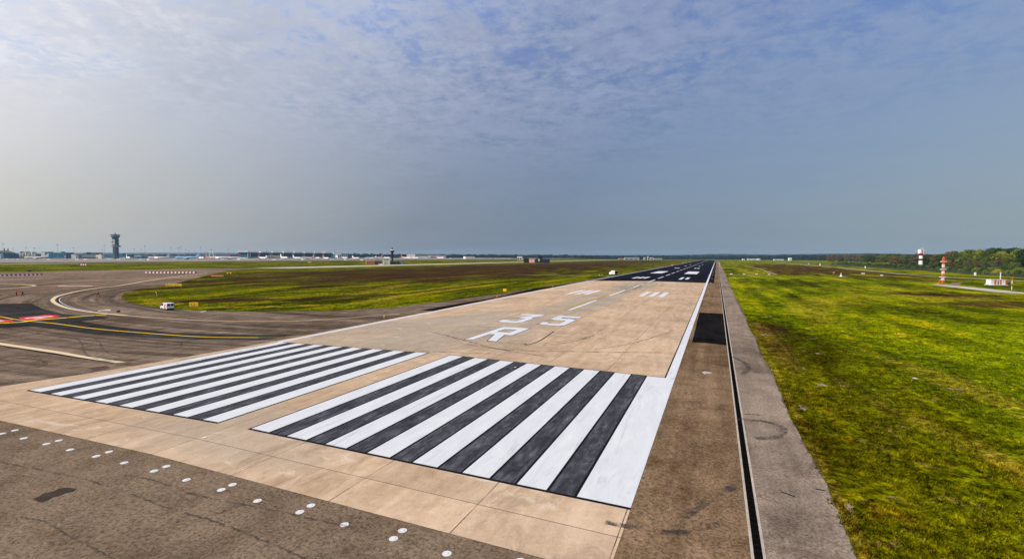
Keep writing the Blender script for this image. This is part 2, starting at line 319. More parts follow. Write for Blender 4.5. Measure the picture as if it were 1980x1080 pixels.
def lathe(bm, prof, n=16, axis='Z', mtx=None):
    rings = []
    for (r, h) in prof:
        ring = []
        for i in range(n):
            a = i * 2 * math.pi / n
            v = Vector((r * math.cos(a), r * math.sin(a), h)) if axis == 'Z' else Vector((h, r * math.cos(a), r * math.sin(a)))
            ring.append(bm.verts.new(mtx @ v if mtx else v))
        rings.append(ring)
    for a, b in zip(rings, rings[1:]):
        for i in range(n): bm.faces.new((a[i], a[(i + 1) % n], b[(i + 1) % n], b[i]))
    bm.faces.new(rings[0][::-1]); bm.faces.new(rings[-1])
def prism(bm, poly, y0, y1):                 # polygon in XZ, extruded along Y
    a = [bm.verts.new((x, y0, z)) for x, z in poly]; b = [bm.verts.new((x, y1, z)) for x, z in poly]; n = len(poly)
    for i in range(n): bm.faces.new((a[i], a[(i + 1) % n], b[(i + 1) % n], b[i]))
    bm.faces.new(a[::-1]); bm.faces.new(b)
SL = 0.01387
def terr(x, y=0): return -SL * min(abs(x), 45.0) + 6.1 * max(0.0, min(1.0, (-540 - x) / 220))   # crowned runway; the land rises towards the far apron
def sheet(name, polys, m, off, parent=None, kind=None, xs=(0.0, -45.0, 45.0, -540.0, -760.0)):
    bm = bmesh.new()
    for poly in polys:
        try: bm.faces.new([bm.verts.new((x, y, 0)) for x, y in poly])
        except ValueError: pass
    bmesh.ops.triangulate(bm, faces=bm.faces[:])
    for x in xs: bmesh.ops.bisect_plane(bm, geom=bm.verts[:] + bm.edges[:] + bm.faces[:], plane_co=(x, 0, 0), plane_no=(1, 0, 0), dist=1e-5)
    for v in bm.verts: v.co.z = terr(v.co.x) + off
    bm.normal_update()
    for f in bm.faces:
        if f.normal.z < 0: f.normal_flip()
    o = mesh(name, bm, m, parent)
    if kind: o['kind'] = kind
    return o
def ribbon(pts, w, w1=None):
    out = []; n = len(pts); L, Rr = [], []
    for i, p in enumerate(pts):
        a = Vector(pts[max(0, i - 1)]); b = Vector(pts[min(n - 1, i + 1)]); d = (b - a).normalized(); nn = Vector((-d.y, d.x))
        ww = w if w1 is None else w + (w1 - w) * i / (n - 1)
        p = Vector(p); L.append(tuple(p + nn * ww / 2)); Rr.append(tuple(p - nn * ww / 2))
    for i in range(n - 1): out.append([L[i], L[i + 1], Rr[i + 1], Rr[i]])
    return out
def smooth(pts, k=4):
    out = []
    P = [Vector(p) for p in pts]; P = [P[0]] + P + [P[-1]]
    for i in range(1, len(P) - 2):
        for j in range(k):
            s = j / k; a, b, c, d = P[i - 1:i + 3]
            out.append(tuple(.5 * ((2 * b) + (c - a) * s + (2 * a - 5 * b + 4 * c - d) * s * s + (-a + 3 * b - 3 * c + d) * s ** 3)))
    out.append(tuple(P[-2])); return out
def rect(x0, x1, y0, y1): return [(x0, y0), (x1, y0), (x1, y1), (x0, y1)]

# ---------------------------------------------------------------- ground and pavements
GZ = -0.624
END = 2350
def jag(x, y0, y1, amp, step=.8):
    out = []; y = y0
    while y < y1:
        a = amp * (1 if y < 120 else 2); out.append((x + random.uniform(-a, a) + .35 * math.sin(y * .21) * amp * 3, y)); y += step * (1 if y < 80 else 4)
    return out
sheet('ground', [rect(-12000, 12000, -3000, 14000)], M['grass'], 0, kind='structure')
# shoulder right of the runway up to the slot drain, and the outer strip
sheet('shoulder_pavement', [rect(29.9, 35.62, -40, END)], M['asphalt_mid'], .014, kind='structure')
outer = [(36.22, -40)] + [(40.2, -40)] + jag(40.0, -30, 320, .14) + [(40.6, 330), (41.5, END), (36.22, END)]
sheet('outer_pavement', [outer], M['asphalt_out'], .014, kind='structure')
# runway: concrete part and new black part
run = thing('runway', (0, 0, 0), 0, None, None); run['kind'] = 'structure'
LE = -29.3
sheet('concrete_slab', [[(-48, -6), (29.95, -6), (29.95, 247.5), (-32.4, 247.5), (-31.9, 150), (-30.6, 90), (-30.3, 30), (-31.5, 10), (-34.5, -3.2), (-48, -3.0)]], M['concrete'], .022, run)
sheet('new_asphalt_surface', [[(-33.4, 247.5), (32.9, 247.5), (32.9, END), (-34, END)]], M['asphalt_new'], .024, run)
# taxiways and near asphalt
near = [(-260, -60), (30.0, -60), (30.0, -6), (-48, -6), (-48, -3.0), (-34.5, -3.2), (-31.5, 10), (-30.3, 30), (-30.6, 90), (-31.9, 150), (-32.4, 247.5), (-33.4, 247.5), (-33.5, END), (-38.5, END), (-38.5, 700)]
inf_low = [(-44.82, 840.05), (-32.41, 454.20), (-35.96, 306.08), (-36.38, 218.89), (-39.46, 142.29), (-42.51, 103.83), (-45.95, 82.57), (-54.78, 69.12), (-70.25, 61.12), (-77.22, 58.09), (-86.44, 56.62), (-103.78, 57.33), (-128.78, 64.48), (-146.97, 72.80)]
inf_up = [(-168.80, 85.97), (-188.86, 102.92), (-201.75, 121.45), (-227.71, 145.67), (-304.42, 214.59), (-398.07, 301.93), (-427.26, 341.91)]
far_edge = [(-418, 400), (-478, 400), (-490, 348), (-510, 320), (-517, 274), (-512, 218), (-506, 182), (-505, 60), (-505, -60)]
sheet('taxiway', [near + inf_low + inf_up + far_edge], M['asphalt_taxi'], .010, kind='structure')
sheet('threshold_apron', [[(-120, -40), (29.99, -40), (29.99, -6.02), (-50, -6.02), (-58, -3.4), (-120, -4)]], M['asphalt_near'], .017, kind='structure')
sheet('parallel_taxiway', [[(-418, 395), (-478, 395), (-474, 600), (-480, 3000), (-440, 3000)]], M['road'], .012, kind='structure')
sheet('far_taxiway', [rect(-738, -704, -100, 3500)], M['far_asphalt'], .02, kind='structure')
sheet('service_road', [rect(-702, -695, -200, 330)], M['road'], .02, kind='structure')
sheet('apron', [rect(-1900, -748, -200, 3500)], M['apron'], .03, kind='structure')
sheet('perimeter_road', [ribbon(smooth([(190, 1600), (181, 968), (182, 702), (180, 585), (176, 479), (183, 411), (192, 380), (204, 350), (216, 330), (250, 300)], 5), 3.6)[i] for i in range(45)], M['road'], .02, kind='structure')
# concrete access path on the right with its grey branch
sheet('concrete_path', [[(134.54, 287.05), (139.41, 290.30), (140.92, 282.81), (141.92, 266.12), (144.18, 246.47), (145.60, 228.68), (146.90, 212.30), (142.44, 202.84), (140.20, 216.33), (135.33, 225.67), (135.05, 251.86), (133.78, 270.97)]], M['road'], .024, kind='structure')
sheet('asphalt_branch', [[(140.80, 285.77), (153.37, 313.43), (159.98, 320.05), (145.62, 284.94), (141.80, 276.45), (140.95, 280.86)]], M['asphalt_out'], .018, kind='structure')
# infield slab strip the approach-slope lights stand on
sheet('light_strip', [rect(42.5, 74, 385.6, 388.2)], M['road'], .02, kind='structure')
sheet('service_track', [ribbon([(-110, 325), (-36, 322)], 1.6)[0]], M['curb'], .02, kind='structure')
sheet('heath_track', [ribbon([(77.31, 877.12), (80.67, 607.46), (78.20, 462.14), (77.47, 406.21)], 3.0)[i] for i in range(3)], mat('track_soil', (.24, .17, .07), var=.3), .02, kind='structure')
# dark resurfaced band on the taxiway
sheet('resurfaced_band', [[(-158.09, 41.27), (-154.31, 46.22), (-148.33, 50.54), (-127.84, 43.97), (-107.83, 39.28), (-100.09, 38.87), (-98.68, 40.57), (-90.72, 39.78), (-88.84, 37.61), (-88.36, 33.15), (-76.25, 31.65), (-66.91, 31.13), (-54.89, 30.82), (-46.50, 32.77), (-38.73, 34.65), (-33.71, 36.64), (-32.48, 37.05), (-32.83, 33.68), (-32.55, 32.10), (-33.42, 30.19), (-43.55, 27.82), (-53.33, 25.42), (-66.26, 24.34), (-80.60, 25.23), (-87.51, 25.23), (-90.65, 21.63), (-93.22, 18.38)]], M['asphalt_dark'], .020, kind='structure')
sheet('shoulder_patch', [[(30.6, 55.6), (33, 55.9), (35.6, 55.2), (35.6, 100.8), (30.3, 100.4)]], M['asphalt_black'], .022, kind='structure')
sheet('shoulder_patch', [[(-34.52, 78.30), (-30.06, 77.20), (-30.61, 85.72), (-31.14, 102.32), (-32.62, 124.43), (-32.78, 161.10), (-32.79, 206.41), (-34.18, 211.24), (-38.07, 172.60), (-33.35, 118.57), (-34.21, 95.44)]], M['asphalt_black'], .022, kind='structure')
# thin light line on the inner side of the curve and small repair patches
sheet('repair_patch', [[(0.45, -12.22), (0.38, -11.88), (0.24, -11.69), (0.41, -11.29), (0.30, -11.08), (0.50, -10.79), (1.21, -10.63), (1.45, -10.89), (1.28, -11.16), (1.36, -11.56), (1.20, -11.69), (1.41, -12.03), (1.38, -12.28), (0.87, -12.27)]], mat('patch_dirt', (.035, .022, .015), var=.4), .021, kind='structure')
sheet('repair_patch', [[(-35.88, 8.25), (-34.99, 9.79), (-33.40, 9.44), (-32.83, 7.60)]], mat('patch_rust', (.075, .03, .015), var=.4), .021, kind='structure')
sheet('repair_patch', [[(-109.32, 48.63), (-108.41, 49.30), (-106.09, 48.07), (-107.27, 47.56)]], M['white'], .024, kind='structure')
sheet('repair_patch', [[(-83.26, 55.08), (-83.75, 57.15), (-82.63, 56.62), (-81.28, 54.35)]], M['curb'], .024, kind='structure')

# ---- painted markings of the runway (parts of it)
W1, W2, W3 = .034, .040, .046
# threshold bars
for s, edge in ((1, 29.95), (-1, 28.98)):
    lo, hi = 1.62, edge + (0 if s > 0 else .22)
    sheet('threshold_outline', [rect(s * lo, s * hi, -.22, 30.24)], M['black_outline'], .029, run)
    for k in range(7):
        a = 1.8 + 3.6 * k + 1.8
        sheet('worn_bar', [rect(s * (a + .17), s * (a + 1.63), -.0, 30.02)], M['worn_black'], W1, run)
    for k in range(8):
        a = 1.8 + 3.6 * k; b = a + 1.8 if k < 7 else edge
        sheet('threshold_stripe', [rect(s * a, s * b, 0, 30)], M['white'], W2, run)
# edge lines
rl = [(29.0, 30), (29.95, 30), (29.95, END), (29.05, END)]
sheet('edge_line', [rl], M['white'], W2, run)
sheet('edge_outline', [[(28.83, 30), (29.0, 30), (29.0, 200), (28.86, 200)]], M['black_outline'], W1, run)
lel = [(-28.75, 30), (-29.2, 60), (-29.6, 110), (-31.2, 231), (-31.6, 480), (-31.6, END)]
sheet('edge_line', ribbon(lel, 1.1), M['white'], W2, run)
for i in range(2): pass
# centreline dashes
cl = [(89.3, 119, .9), (138.2, 168, 1.0), (188.5, 218.5, 1.1), (237, 267, 1.25), (282.3, 315, 1.35), (332.5, 366, 1.35)]
y = 380
while y < END - 60: cl.append((y, y + 32, 1.3)); y += 50
for a, b, x in cl: sheet('centreline_dash', [rect(x - .45, x + .45, a, b)], M['white'], W2, run)
# designator
G_R = [[(-2.4, 41.9), (-1.05, 41.9), (-.95, 47.9), (-.05, 47.9), (1.45, 42.1), (2.9, 42.1), (1.6, 48.1), (2.9, 48.4), (2.85, 57.0), (-2.4, 56.8), (-2.4, 50.8), (-.9, 50.8), (-.9, 54.2), (1.35, 54.3), (1.3, 50.8), (-2.4, 50.75)]]
G_3 = [[(-6.8, 77.6), (-6.8, 75.7), (-3.4, 75.4), (-4.9, 72.0), (-4.9, 70.3), (-3.0, 70.3), (-2.95, 64.9), (-5.3, 64.9), (-5.3, 66.9), (-6.75, 66.9), (-6.75, 63.9), (-5.4, 62.8), (-2.6, 62.8), (-1.45, 64.2), (-1.45, 70.8), (-2.6, 71.9), (-1.2, 75.6), (-1.2, 77.7)]]
G_5 = [[(2.0, 77.8), (2.0, 71.2), (3.3, 70.1), (5.75, 70.3), (5.75, 65.0), (3.5, 64.8), (3.5, 66.6), (2.05, 66.6), (2.05, 63.6), (3.1, 62.7), (6.3, 62.5), (7.35, 63.7), (7.35, 72.0), (6.2, 73.2), (3.6, 73.1), (3.6, 75.6), (7.15, 75.8), (7.1, 77.9)]]
def grow(poly, d):
    out = []; n = len(poly); ar = sum(poly[i][0] * poly[(i + 1) % n][1] - poly[(i + 1) % n][0] * poly[i][1] for i in range(n)); sg = 1 if ar > 0 else -1
    for i in range(n):
        a, b, c = Vector(poly[i - 1]), Vector(poly[i]), Vector(poly[(i + 1) % n]); d1 = (b - a).normalized(); d2 = (c - b).normalized()
        n1 = Vector((d1.y, -d1.x)) * sg; n2 = Vector((d2.y, -d2.x)) * sg; m = (n1 + n2); m = m / max(.5, m.length_squared) * 2 * d; m.y *= 1.8
        out.append(tuple(b + m))
    return out
R_parts = [[(-2.4, 41.9), (-1.05, 41.9), (-.95, 56.85), (-2.4, 56.8)], [(-.96, 54.2), (2.85, 54.3), (2.85, 57.0), (-.95, 56.85)], [(1.35, 50.9), (2.87, 50.9), (2.86, 54.3), (1.35, 54.25)],
           [(-1.0, 48.0), (2.9, 48.4), (2.88, 50.9), (-.97, 50.8)], [(1.45, 42.1), (2.9, 42.1), (1.6, 48.25), (-.1, 48.05)]]
for nm, parts in (('designator_letter', R_parts), ('designator_digit', G_3), ('designator_digit', G_5)):
    sheet('designator_outline', [grow(q, .13) for q in parts], M['black_outline'], W1 if len(parts) == 1 else W1, run)
    sheet(nm, parts, M['white'], W2, run)
# touchdown zone and aiming point
tdz = [(x, x + 1.7, 141.8, 164.8) for x in (9.75, 12.95, 16.15)] + [(x, x + 1.9, 141.3, 164.8) for x in (-15.6, -12.3, -9.3)]
tdz += [(13.3, 15.0, 278, 311.5), (16.6, 18.4, 283, 311.5), (-14.7, -12.5, 282, 308), (-11.3, -9.2, 282, 308), (-8, -6, 282, 308)]
tdz += [(10, 12, 575, 610), (13.2, 15.3, 575, 610), (-12, -10, 575, 610), (-9, -7, 575, 610), (10, 12, 725, 755), (-9.5, -7, 725, 755), (10, 12, 880, 915), (-10, -8, 880, 915)]
for q in tdz: sheet('touchdown_bar', [rect(*q)], M['white'], W2, run)
sheet('aiming_point_block', [rect(10.4, 19.8, 383, 452)], M['white'], W2, run); sheet('aiming_point_block', [rect(-16.2, -7, 387, 451)], M['white'], W2, run)
# yellow lead-in line
yl = [(-131.69, 31.95), (-114.09, 30.69), (-103.47, 29.37), (-89.43, 29.22), (-73.80, 28.16), (-58.63, 28.57), (-46.17, 29.65), (-35.97, 32.34)]
tw = thing('taxiway_markings', (0, 0, 0)); tw['kind'] = 'structure'
sheet('yellow_line', ribbon(smooth(yl, 4), .36), M['yellow'], .032, tw)
yl2 = [(-35.97, 32.34), (-31.06, 34.28), (-28.65, 36.24), (-26.10, 38.52), (-22.12, 41.75), (-18.00, 44.06), (-14.28, 49.25), (-9.41, 55.14), (-5.55, 60.26)]
sheet('worn_yellow_line', ribbon(smooth(yl2, 4), .26), M['yellow_old'], .030, run)
yl3 = [(-1.6, 77.9), (-1.0, 90), (-.8, 108), (-.6, 125), (.1, 141)]
sheet('worn_yellow_line', ribbon(smooth(yl3, 4), .62), paint('old_gold_paint', (.36, .22, .03), (.44, .28, .04), .4), .030, run)
hold = [(-102.85, 21.78), (-99.80, 25.17), (-98.03, 27.56), (-99.28, 30.25), (-98.56, 33.89), (-98.20, 37.99), (-96.80, 42.49)]
hs = smooth(hold, 6); sheet('holding_line', ribbon([(x, y + (.12 if (i // 2) % 2 else -.12)) for i, (x, y) in enumerate(hs)], 1.15), M['yellow'], .036, tw)
beige = smooth([(-34.55, 69.63), (-39.17, 62.44), (-43.13, 56.59), (-46.95, 51.96), (-55.31, 47.44), (-65.48, 44.41), (-78.43, 43.10), (-94.83, 43.34), (-108.65, 44.42), (-123.33, 47.35), (-138.57, 52.11), (-149.62, 56.26), (-157.42, 59.65), (-170.91, 66.84), (-183.11, 75.42), (-196.34, 85.86), (-211.38, 100.38), (-220.99, 112.77), (-255.69, 145.14), (-291.71, 181.12), (-352.05, 248.50)], 4)
sheet('cream_edge_line', ribbon(beige[:28], .42), M['beige'], .030, tw)
sheet('cream_edge_line', ribbon(beige[27:], .9, 1.2), M['beige'], .030, tw)
inner = smooth([(-171.27, 70.29), (-165.06, 65.27), (-158.11, 61.40), (-148.36, 57.00), (-134.30, 51.68), (-121.01, 47.65), (-108.51, 45.10)], 4)
sheet('black_edge', ribbon(inner, .75), M['black_outline'], .030, tw)
sheet('white_edge', ribbon([(x + .6, y) for x, y in inner], .22), M['white'], .034, tw)
sheet('cream_edge_line', [[(-80.70, 13.96), (-69.62, 13.51), (-51.61, 13.09), (-35.04, 12.02), (-35.89, 11.29), (-50.90, 12.17), (-66.84, 12.44), (-76.83, 12.59)]], M['beige'], .030, tw)
sheet('thin_black_line', [[(-76.56, 12.50), (-66.61, 12.35), (-50.72, 12.09), (-35.78, 11.23), (-36.09, 11.05), (-50.92, 11.61), (-65.68, 11.99), (-75.49, 12.12)]], M['black_outline'], .031, tw)
for q in ([(-180.56, 51.52), (-189.50, 59.81), (-199.61, 66.74), (-210.55, 77.93), (-221.68, 88.23), (-231.24, 99.51)],):
    sheet('yellow_line', ribbon(smooth(q), .5), M['yellow_old'], .032, tw); sheet('black_edge', ribbon(smooth([(x, y - 1.5) for x, y in q]), .5), M['asphalt_black'], .024, tw)
sheet('cream_edge_line', ribbon(smooth([(-235.69, 71.56), (-240.85, 79.64), (-253.07, 96.09), (-274.82, 100.14), (-289.54, 98.44), (-301.59, 95.53)]), 1.3), M['beige'], .030, tw)
sheet('red_holding_line', [[(-242.87, 96.80), (-224.78, 107.10), (-229.34, 109.45), (-247.63, 99.87)]], M['red_mark'], .028, tw)
sheet('white_holding_line', [[(-240.29, 98.82), (-227.95, 106.10), (-230.25, 107.26), (-243.15, 100.12)]], M['white'], .034, tw)
RP = [[(-107.65, 31.24), (-108.03, 33.52), (-109.01, 36.52), (-106.47, 37.30), (-102.18, 36.47), (-100.23, 33.46), (-99.57, 31.05), (-102.77, 29.67)], [(-116.36, 28.17), (-108.02, 28.34), (-104.87, 28.76), (-101.21, 27.95), (-100.94, 25.61), (-102.02, 22.95)]]
for q in RP: sheet('red_mandatory_marking', [q], M['red_mark'], .030, tw)
wl = [[(-105.45, 31.20), (-105.26, 32.88), (-103.88, 32.47), (-103.69, 30.99)], [(-103.35, 31.71), (-103.83, 33.70), (-102.31, 33.75), (-101.64, 31.68)], [(-104.98, 34.02), (-105.23, 35.79), (-103.43, 35.73), (-103.46, 34.26)], [(-110.10, 26.69), (-106.04, 27.42), (-102.97, 27.19), (-103.47, 26.26), (-106.44, 25.34)], [(-106.00, 31.95), (-105.84, 35.31), (-104.78, 35.03), (-104.65, 31.74)]]
sheet('white_marking_text', wl, M['white'], .036, tw)
sheet('thin_white_line', [[(-107.94, 46.23), (-108.42, 49.42), (-107.27, 48.86), (-106.64, 45.79)]], M['white'], .030, tw)

# tyre marks
def arc(cx, cy, r, a0, a1, w, n=24): return ribbon([(cx + r * math.cos(R(a0 + (a1 - a0) * i / n)), cy + r * math.sin(R(a0 + (a1 - a0) * i / n))) for i in range(n + 1)], w)
tm = thing('tyre_marks', (0, 0, 0)); tm['kind'] = 'structure'
mk = []
for a in [[(-64.23, 20.74), (-56.95, 18.04), (-48.73, 14.32), (-43.60, 12.49), (-39.81, 12.03), (-35.73, 12.79)], [(-62.18, 22.20), (-55.51, 19.66), (-48.02, 16.31), (-42.20, 14.50), (-36.97, 14.11), (-35.70, 17.96)], [(-46.22, 24.67), (-42.66, 23.96), (-38.83, 21.07), (-39.08, 17.99), (-41.65, 15.47)],
          [(-54.83, 7.80), (-50.62, 10.35), (-38.63, 11.41), (-35.03, 15.52), (-35.33, 24.56), (-34.79, 31.34)], [(-37.61, 1.15), (-33.11, 4.54), (-29.94, 10.09), (-26.93, 18.39), (-29.28, 28.56)], [(-50.49, 6.12), (-51.41, 8.52), (-47.25, 8.88), (-42.99, 7.23), (-42.78, 5.46), (-44.31, 3.74)], [(-51.34, 34.33), (-40.16, 41.44), (-32.10, 53.39), (-31.78, 71.28)], [(-115.82, 43.83), (-93.05, 39.80), (-65.62, 37.03), (-46.72, 39.11), (-39.15, 49.45)],
          [(-77.78, 16.66), (-69.81, 20.08), (-56.00, 20.47), (-44.25, 23.41)], [(-185.72, 97.24), (-175.69, 82.91), (-159.04, 69.75), (-136.47, 59.28), (-115.53, 55.18), (-87.68, 51.09), (-61.27, 53.58)], [(-161.90, 89.04), (-155.32, 76.12), (-140.33, 65.16), (-122.64, 58.41), (-95.87, 52.52)], [(-124.96, 34.88), (-121.05, 39.02), (-101.48, 36.15), (-83.02, 34.57)], [(-137.54, 39.74), (-134.83, 43.78), (-114.83, 39.29)],
          [(1.53, 41.36), (7.29, 41.88), (12.23, 46.88), (15.22, 55.01), (18.02, 63.54)], [(18.14, 42.48), (22.03, 49.93), (24.89, 58.89), (26.80, 66.15)], [(10.48, 42.12), (13.68, 47.62), (15.22, 55.01)], [(-1.24, 38.19), (6.94, 36.81), (16.52, 40.01), (28.46, 45.22)], [(-12.01, 46.69), (-7.61, 44.49), (4.35, 37.20), (13.73, 34.78)], [(-23.26, 26.91), (-13.65, 31.14), (-2.08, 30.94), (6.82, 33.55)],
          [(28.99, -1.98), (32.19, -1.55), (34.52, 0.50)], [(36.25, 46.05), (37.47, 42.45), (37.73, 39.42), (37.07, 36.23), (36.71, 35.51)], [(35.73, 18.28), (37.87, 18.58), (39.05, 17.42), (38.27, 15.01), (36.81, 13.99)], [(32.56, 0.15), (34.02, 3.18), (35.14, 5.03)],
          ]:
    sheet('tyre_mark', ribbon(smooth(a, 6), random.choice((.3, .4, .55))), M['rubber'], .0505 + .001 * random.random(), tm)
for i in range(34):                          # touchdown streaks
    x = random.gauss(1, 4.5); y0 = random.uniform(150, 235); sheet('tyre_mark', ribbon([(x, y0), (x + random.uniform(-.5, .5), y0 + random.uniform(8, 34))], random.uniform(.25, .6)), M['rubber'], .052 + .0005 * i, tm)
sheet('tar_crack', ribbon(smooth([(8.02, 40.86), (8.53, 43.00), (8.69, 46.07), (7.79, 55.76)], 4), .22), M['black_outline'], .030, run)
sheet('tar_crack', [[(11.0 + .3 * math.cos(a * .7), 0) for a in range(0)] or [(7.39, 42.27), (7.63, 42.73), (7.91, 42.20), (7.66, 41.79)]], M['black_outline'], .030, run)
for a, w in (([(-8.77, -10.46), (-2.25, -9.96), (1.12, -9.82), (4.92, -9.83), (8.16, -9.97), (11.45, -9.84), (15.19, -10.07), (17.92, -10.31)], .13), ([(1.70, -8.55), (4.16, -8.30), (7.52, -8.46), (10.42, -8.20), (12.72, -7.92), (15.34, -7.73), (17.76, -7.51)], .12), ([(2.23, -13.45), (3.95, -13.20), (6.17, -13.41), (9.26, -13.56), (10.67, -13.72)], .09), ([(9.39, -10.76), (10.30, -10.09), (10.79, -9.07), (11.05, -8.10)], .07)):
    sheet('tar_crack', ribbon([(x + .04 * math.sin(i * 1.7), y + .03 * math.cos(i * 2.3)) for i, (x, y) in enumerate(smooth(a, 12))], w), M['rubber'], .048, tm)
for i in range(9):
    x = random.uniform(-14, 12); y0 = random.uniform(34, 230); sheet('tyre_mark', ribbon([(x, y0), (x + random.uniform(-2, 2), y0 + random.uniform(8, 30))], random.uniform(.15, .4)), M['rubber'], .056 + .0005 * i, tm)
# slot drain
dr = thing('slot_drain', (0, 0, 0)); dr['kind'] = 'structure'
sheet('drain_lip', [rect(35.60, 35.73, -40, END)], M['curb'], .030, dr); sheet('drain_lip', [rect(36.10, 36.23, -40, END)], M['curb'], .030, dr)
sheet('drain_channel', [rect(35.73, 36.10, -40, END)], M['slot'], .012, dr)
sheet('drain_grate', [rect(35.735, 36.095, y * .5, y * .5 + .07) for y in range(-60, 240)], M['asphalt_black'], .018, dr)
for a in ([(38.25, 93.82), (40.45, 94.03)], [(38.12, 37.58), (39.71, 37.80)], [(38.65, 129.72), (40.68, 132.67)], [(37.59, 5.46), (38.25, 5.09)], [(37.19, 50.44), (38.74, 52.06)], [(36.00, 194.28), (39.06, 199.91)], [(39.48, 6.65), (39.97, 6.67)], [(36.40, 20.05), (37.62, 20.32)]): sheet('tar_crack', ribbon(a, .13), M['black_outline'], .020, dr)
for a in ([(32.57, 34.86), (32.84, 35.39), (33.69, 35.13), (33.42, 34.45), (33.08, 34.56), (32.88, 33.81)],): sheet('paint_spot', [a], M['road'], .026, dr)
# bare patches in the grass
for i, (p, rx, ry) in enumerate([((41.26, 24.40), .55, 1.6), ((41.63, 85.44), 1.0, .9), ((41.88, 69.58), 1.3, 1.0), ((44.56, 34.35), .8, .9), ((47.57, 54.25), .9, .8), ((40.84, 5.13), .25, .7), ((56.84, 37.81), 1.5, .6), ((45.57, 99.89), .6, 1), ((44.06, 42.53), .3, .8), ((49.24, 68.31), 1, .8)]):
    q = [(p[0] + rx * math.cos(a * .18) * (.35 + .65 * abs(noise.noise(Vector((a * .5, i * 3.1, 0)))) * 2), p[1] + ry * math.sin(a * .18) * (.3 + 1.3 * abs(noise.noise(Vector((a * .55, i * 2.3, 7)))))) for a in range(35)]
    sheet('bare_soil', [q], M['soil'], .02, kind='structure')
exec_late = []

# ---------------------------------------------------------------- grass tufts near the camera
def tufts():
    rnd = random.Random(3); V, Fc = [], []
    def add(x, y, h, n):
        for k in range(n):
            a = rnd.uniform(0, 6.28); w = .035 + .03 * rnd.random(); ox, oy = rnd.gauss(0, .09), rnd.gauss(0, .09); lx, ly = rnd.gauss(0, .09), rnd.gauss(0, .09)
            z = terr(x); b = len(V)
            V.extend([(x + ox + w * math.cos(a), y + oy + w * math.sin(a), z - .01), (x + ox - w * math.cos(a), y + oy - w * math.sin(a), z - .01), (x + ox + lx, y + oy + ly, z + h * rnd.uniform(.6, 1.2))]); Fc.append((b, b + 1, b + 2))
    for i in range(95000):
        u = rnd.random(); y = -16 + 120 * u ** 1.5; x = 40.0 + (18 + .75 * (y + 16)) * rnd.random()
        if x < 40.25 and rnd.random() < .6: continue
        if noise.noise(Vector((x * .35, y * .2, 3))) < -.28: continue
        add(x, y, .09 + .09 * rnd.random() + .12 * max(0, noise.noise(Vector((x * .6, y * .5, 0)))), 4)
    me = bpy.data.meshes.new('grass_tufts'); me.from_pydata(V, [], Fc); me.update(); me.materials.append(M['grass'])
    o = bpy.data.objects.new('grass_tufts', me); C.objects.link(o)
    tag(o, 'short uneven green and yellow grass growing beside the outer pavement', 'grass', None, 'stuff')
tufts()
#@@OBJECTS
# ================================================================ objects
RZ0 = math.atan2(r_.y, r_.x)                # local +X = across the view
def at(xy, z=None): return (xy[0], xy[1], terr(xy[0]) if z is None else z)

# ---------------------------------------------------------------- inset threshold lights
LI = [(-14.74, -7.55), (-14.78, -6.82), (-11.92, -7.49), (-8.94, -7.51), (-8.94, -6.82), (-6.05, -7.52), (-3.07, -7.53), (-3.13, -6.78), (-0.16, -7.51), (2.72, -7.49), (2.73, -6.78), (5.61, -7.46), (8.54, -7.46), (8.55, -6.78), (11.41, -7.51), (14.35, -7.45), (14.37, -6.72), (17.25, -7.44), (20.16, -7.44), (20.15, -6.71), (23.03, -7.43), (26.23, -6.58), (26.03, -7.06)]
first = None
for xy in LI:
    if first is None:
        first = thing('inset_light', at(xy, terr(xy[0]) + .019)); bm = bmesh.new(); lathe(bm, [(.215, 0), (.215, .004)], 20); mesh('painted_disc', bm, M['white'], first)
        bm = bmesh.new(); lathe(bm, [(.09, .004), (.09, .010), (.06, .018), (.01, .020)], 12); mesh('lamp_housing', bm, M['pale_panel'], first); o = first; KIDS[first.name] = list(first.children)
    else: o = copy_tree(first); o.location = at(xy, terr(xy[0]) + .019)
    tag(o, 'flush light in a white painted disc on the dark asphalt before the threshold', 'ground light', 'flush lights before the runway threshold')
# lights among the threshold bars and on the concrete
for xy, l in [((0.38, -2.64), 'lone flush light ringed in black on the bare concrete below the left stripes'), ((12.06, 27.39), 'small flush white light in a dark bar at the far end of the stripes')]:
    o = copy_tree(first); o.location = at(xy, terr(xy[0]) + .043); tag(o, l, 'ground light'); o.scale = (.7, .7, 1)
# runway edge lights
def edge_light():
    t_ = thing('runway_edge_light', (0, 0, 0)); bm = bmesh.new(); lathe(bm, [(.16, 0), (.16, .03), (.05, .05), (.05, .25), (.13, .28), (.13, .32)], 12); mesh('lamp_base', bm, M['yellow_board'], t_)
    bm = bmesh.new(); lathe(bm, [(.12, .32), (.13, .42), (.08, .50), (.01, .53)], 12); mesh('glass_dome', bm, M['head_glass'], t_); KIDS[t_.name] = list(t_.children); return t_
el = edge_light(); first_done = False
for side in (-1, 1):
    for i in range(12):
        if side > 0 and i < 3: continue
        x = -33.2 if side < 0 else 31.4; y = 62 + 60 * i
        o = el if not first_done else copy_tree(el); first_done = True; o.location = (x, y, terr(x) + .02)
        tag(o, 'small raised edge light on the %s shoulder of the runway' % ('left' if side < 0 else 'right'), 'edge light', 'edge lights along the %s runway side' % ('left' if side < 0 else 'right'))

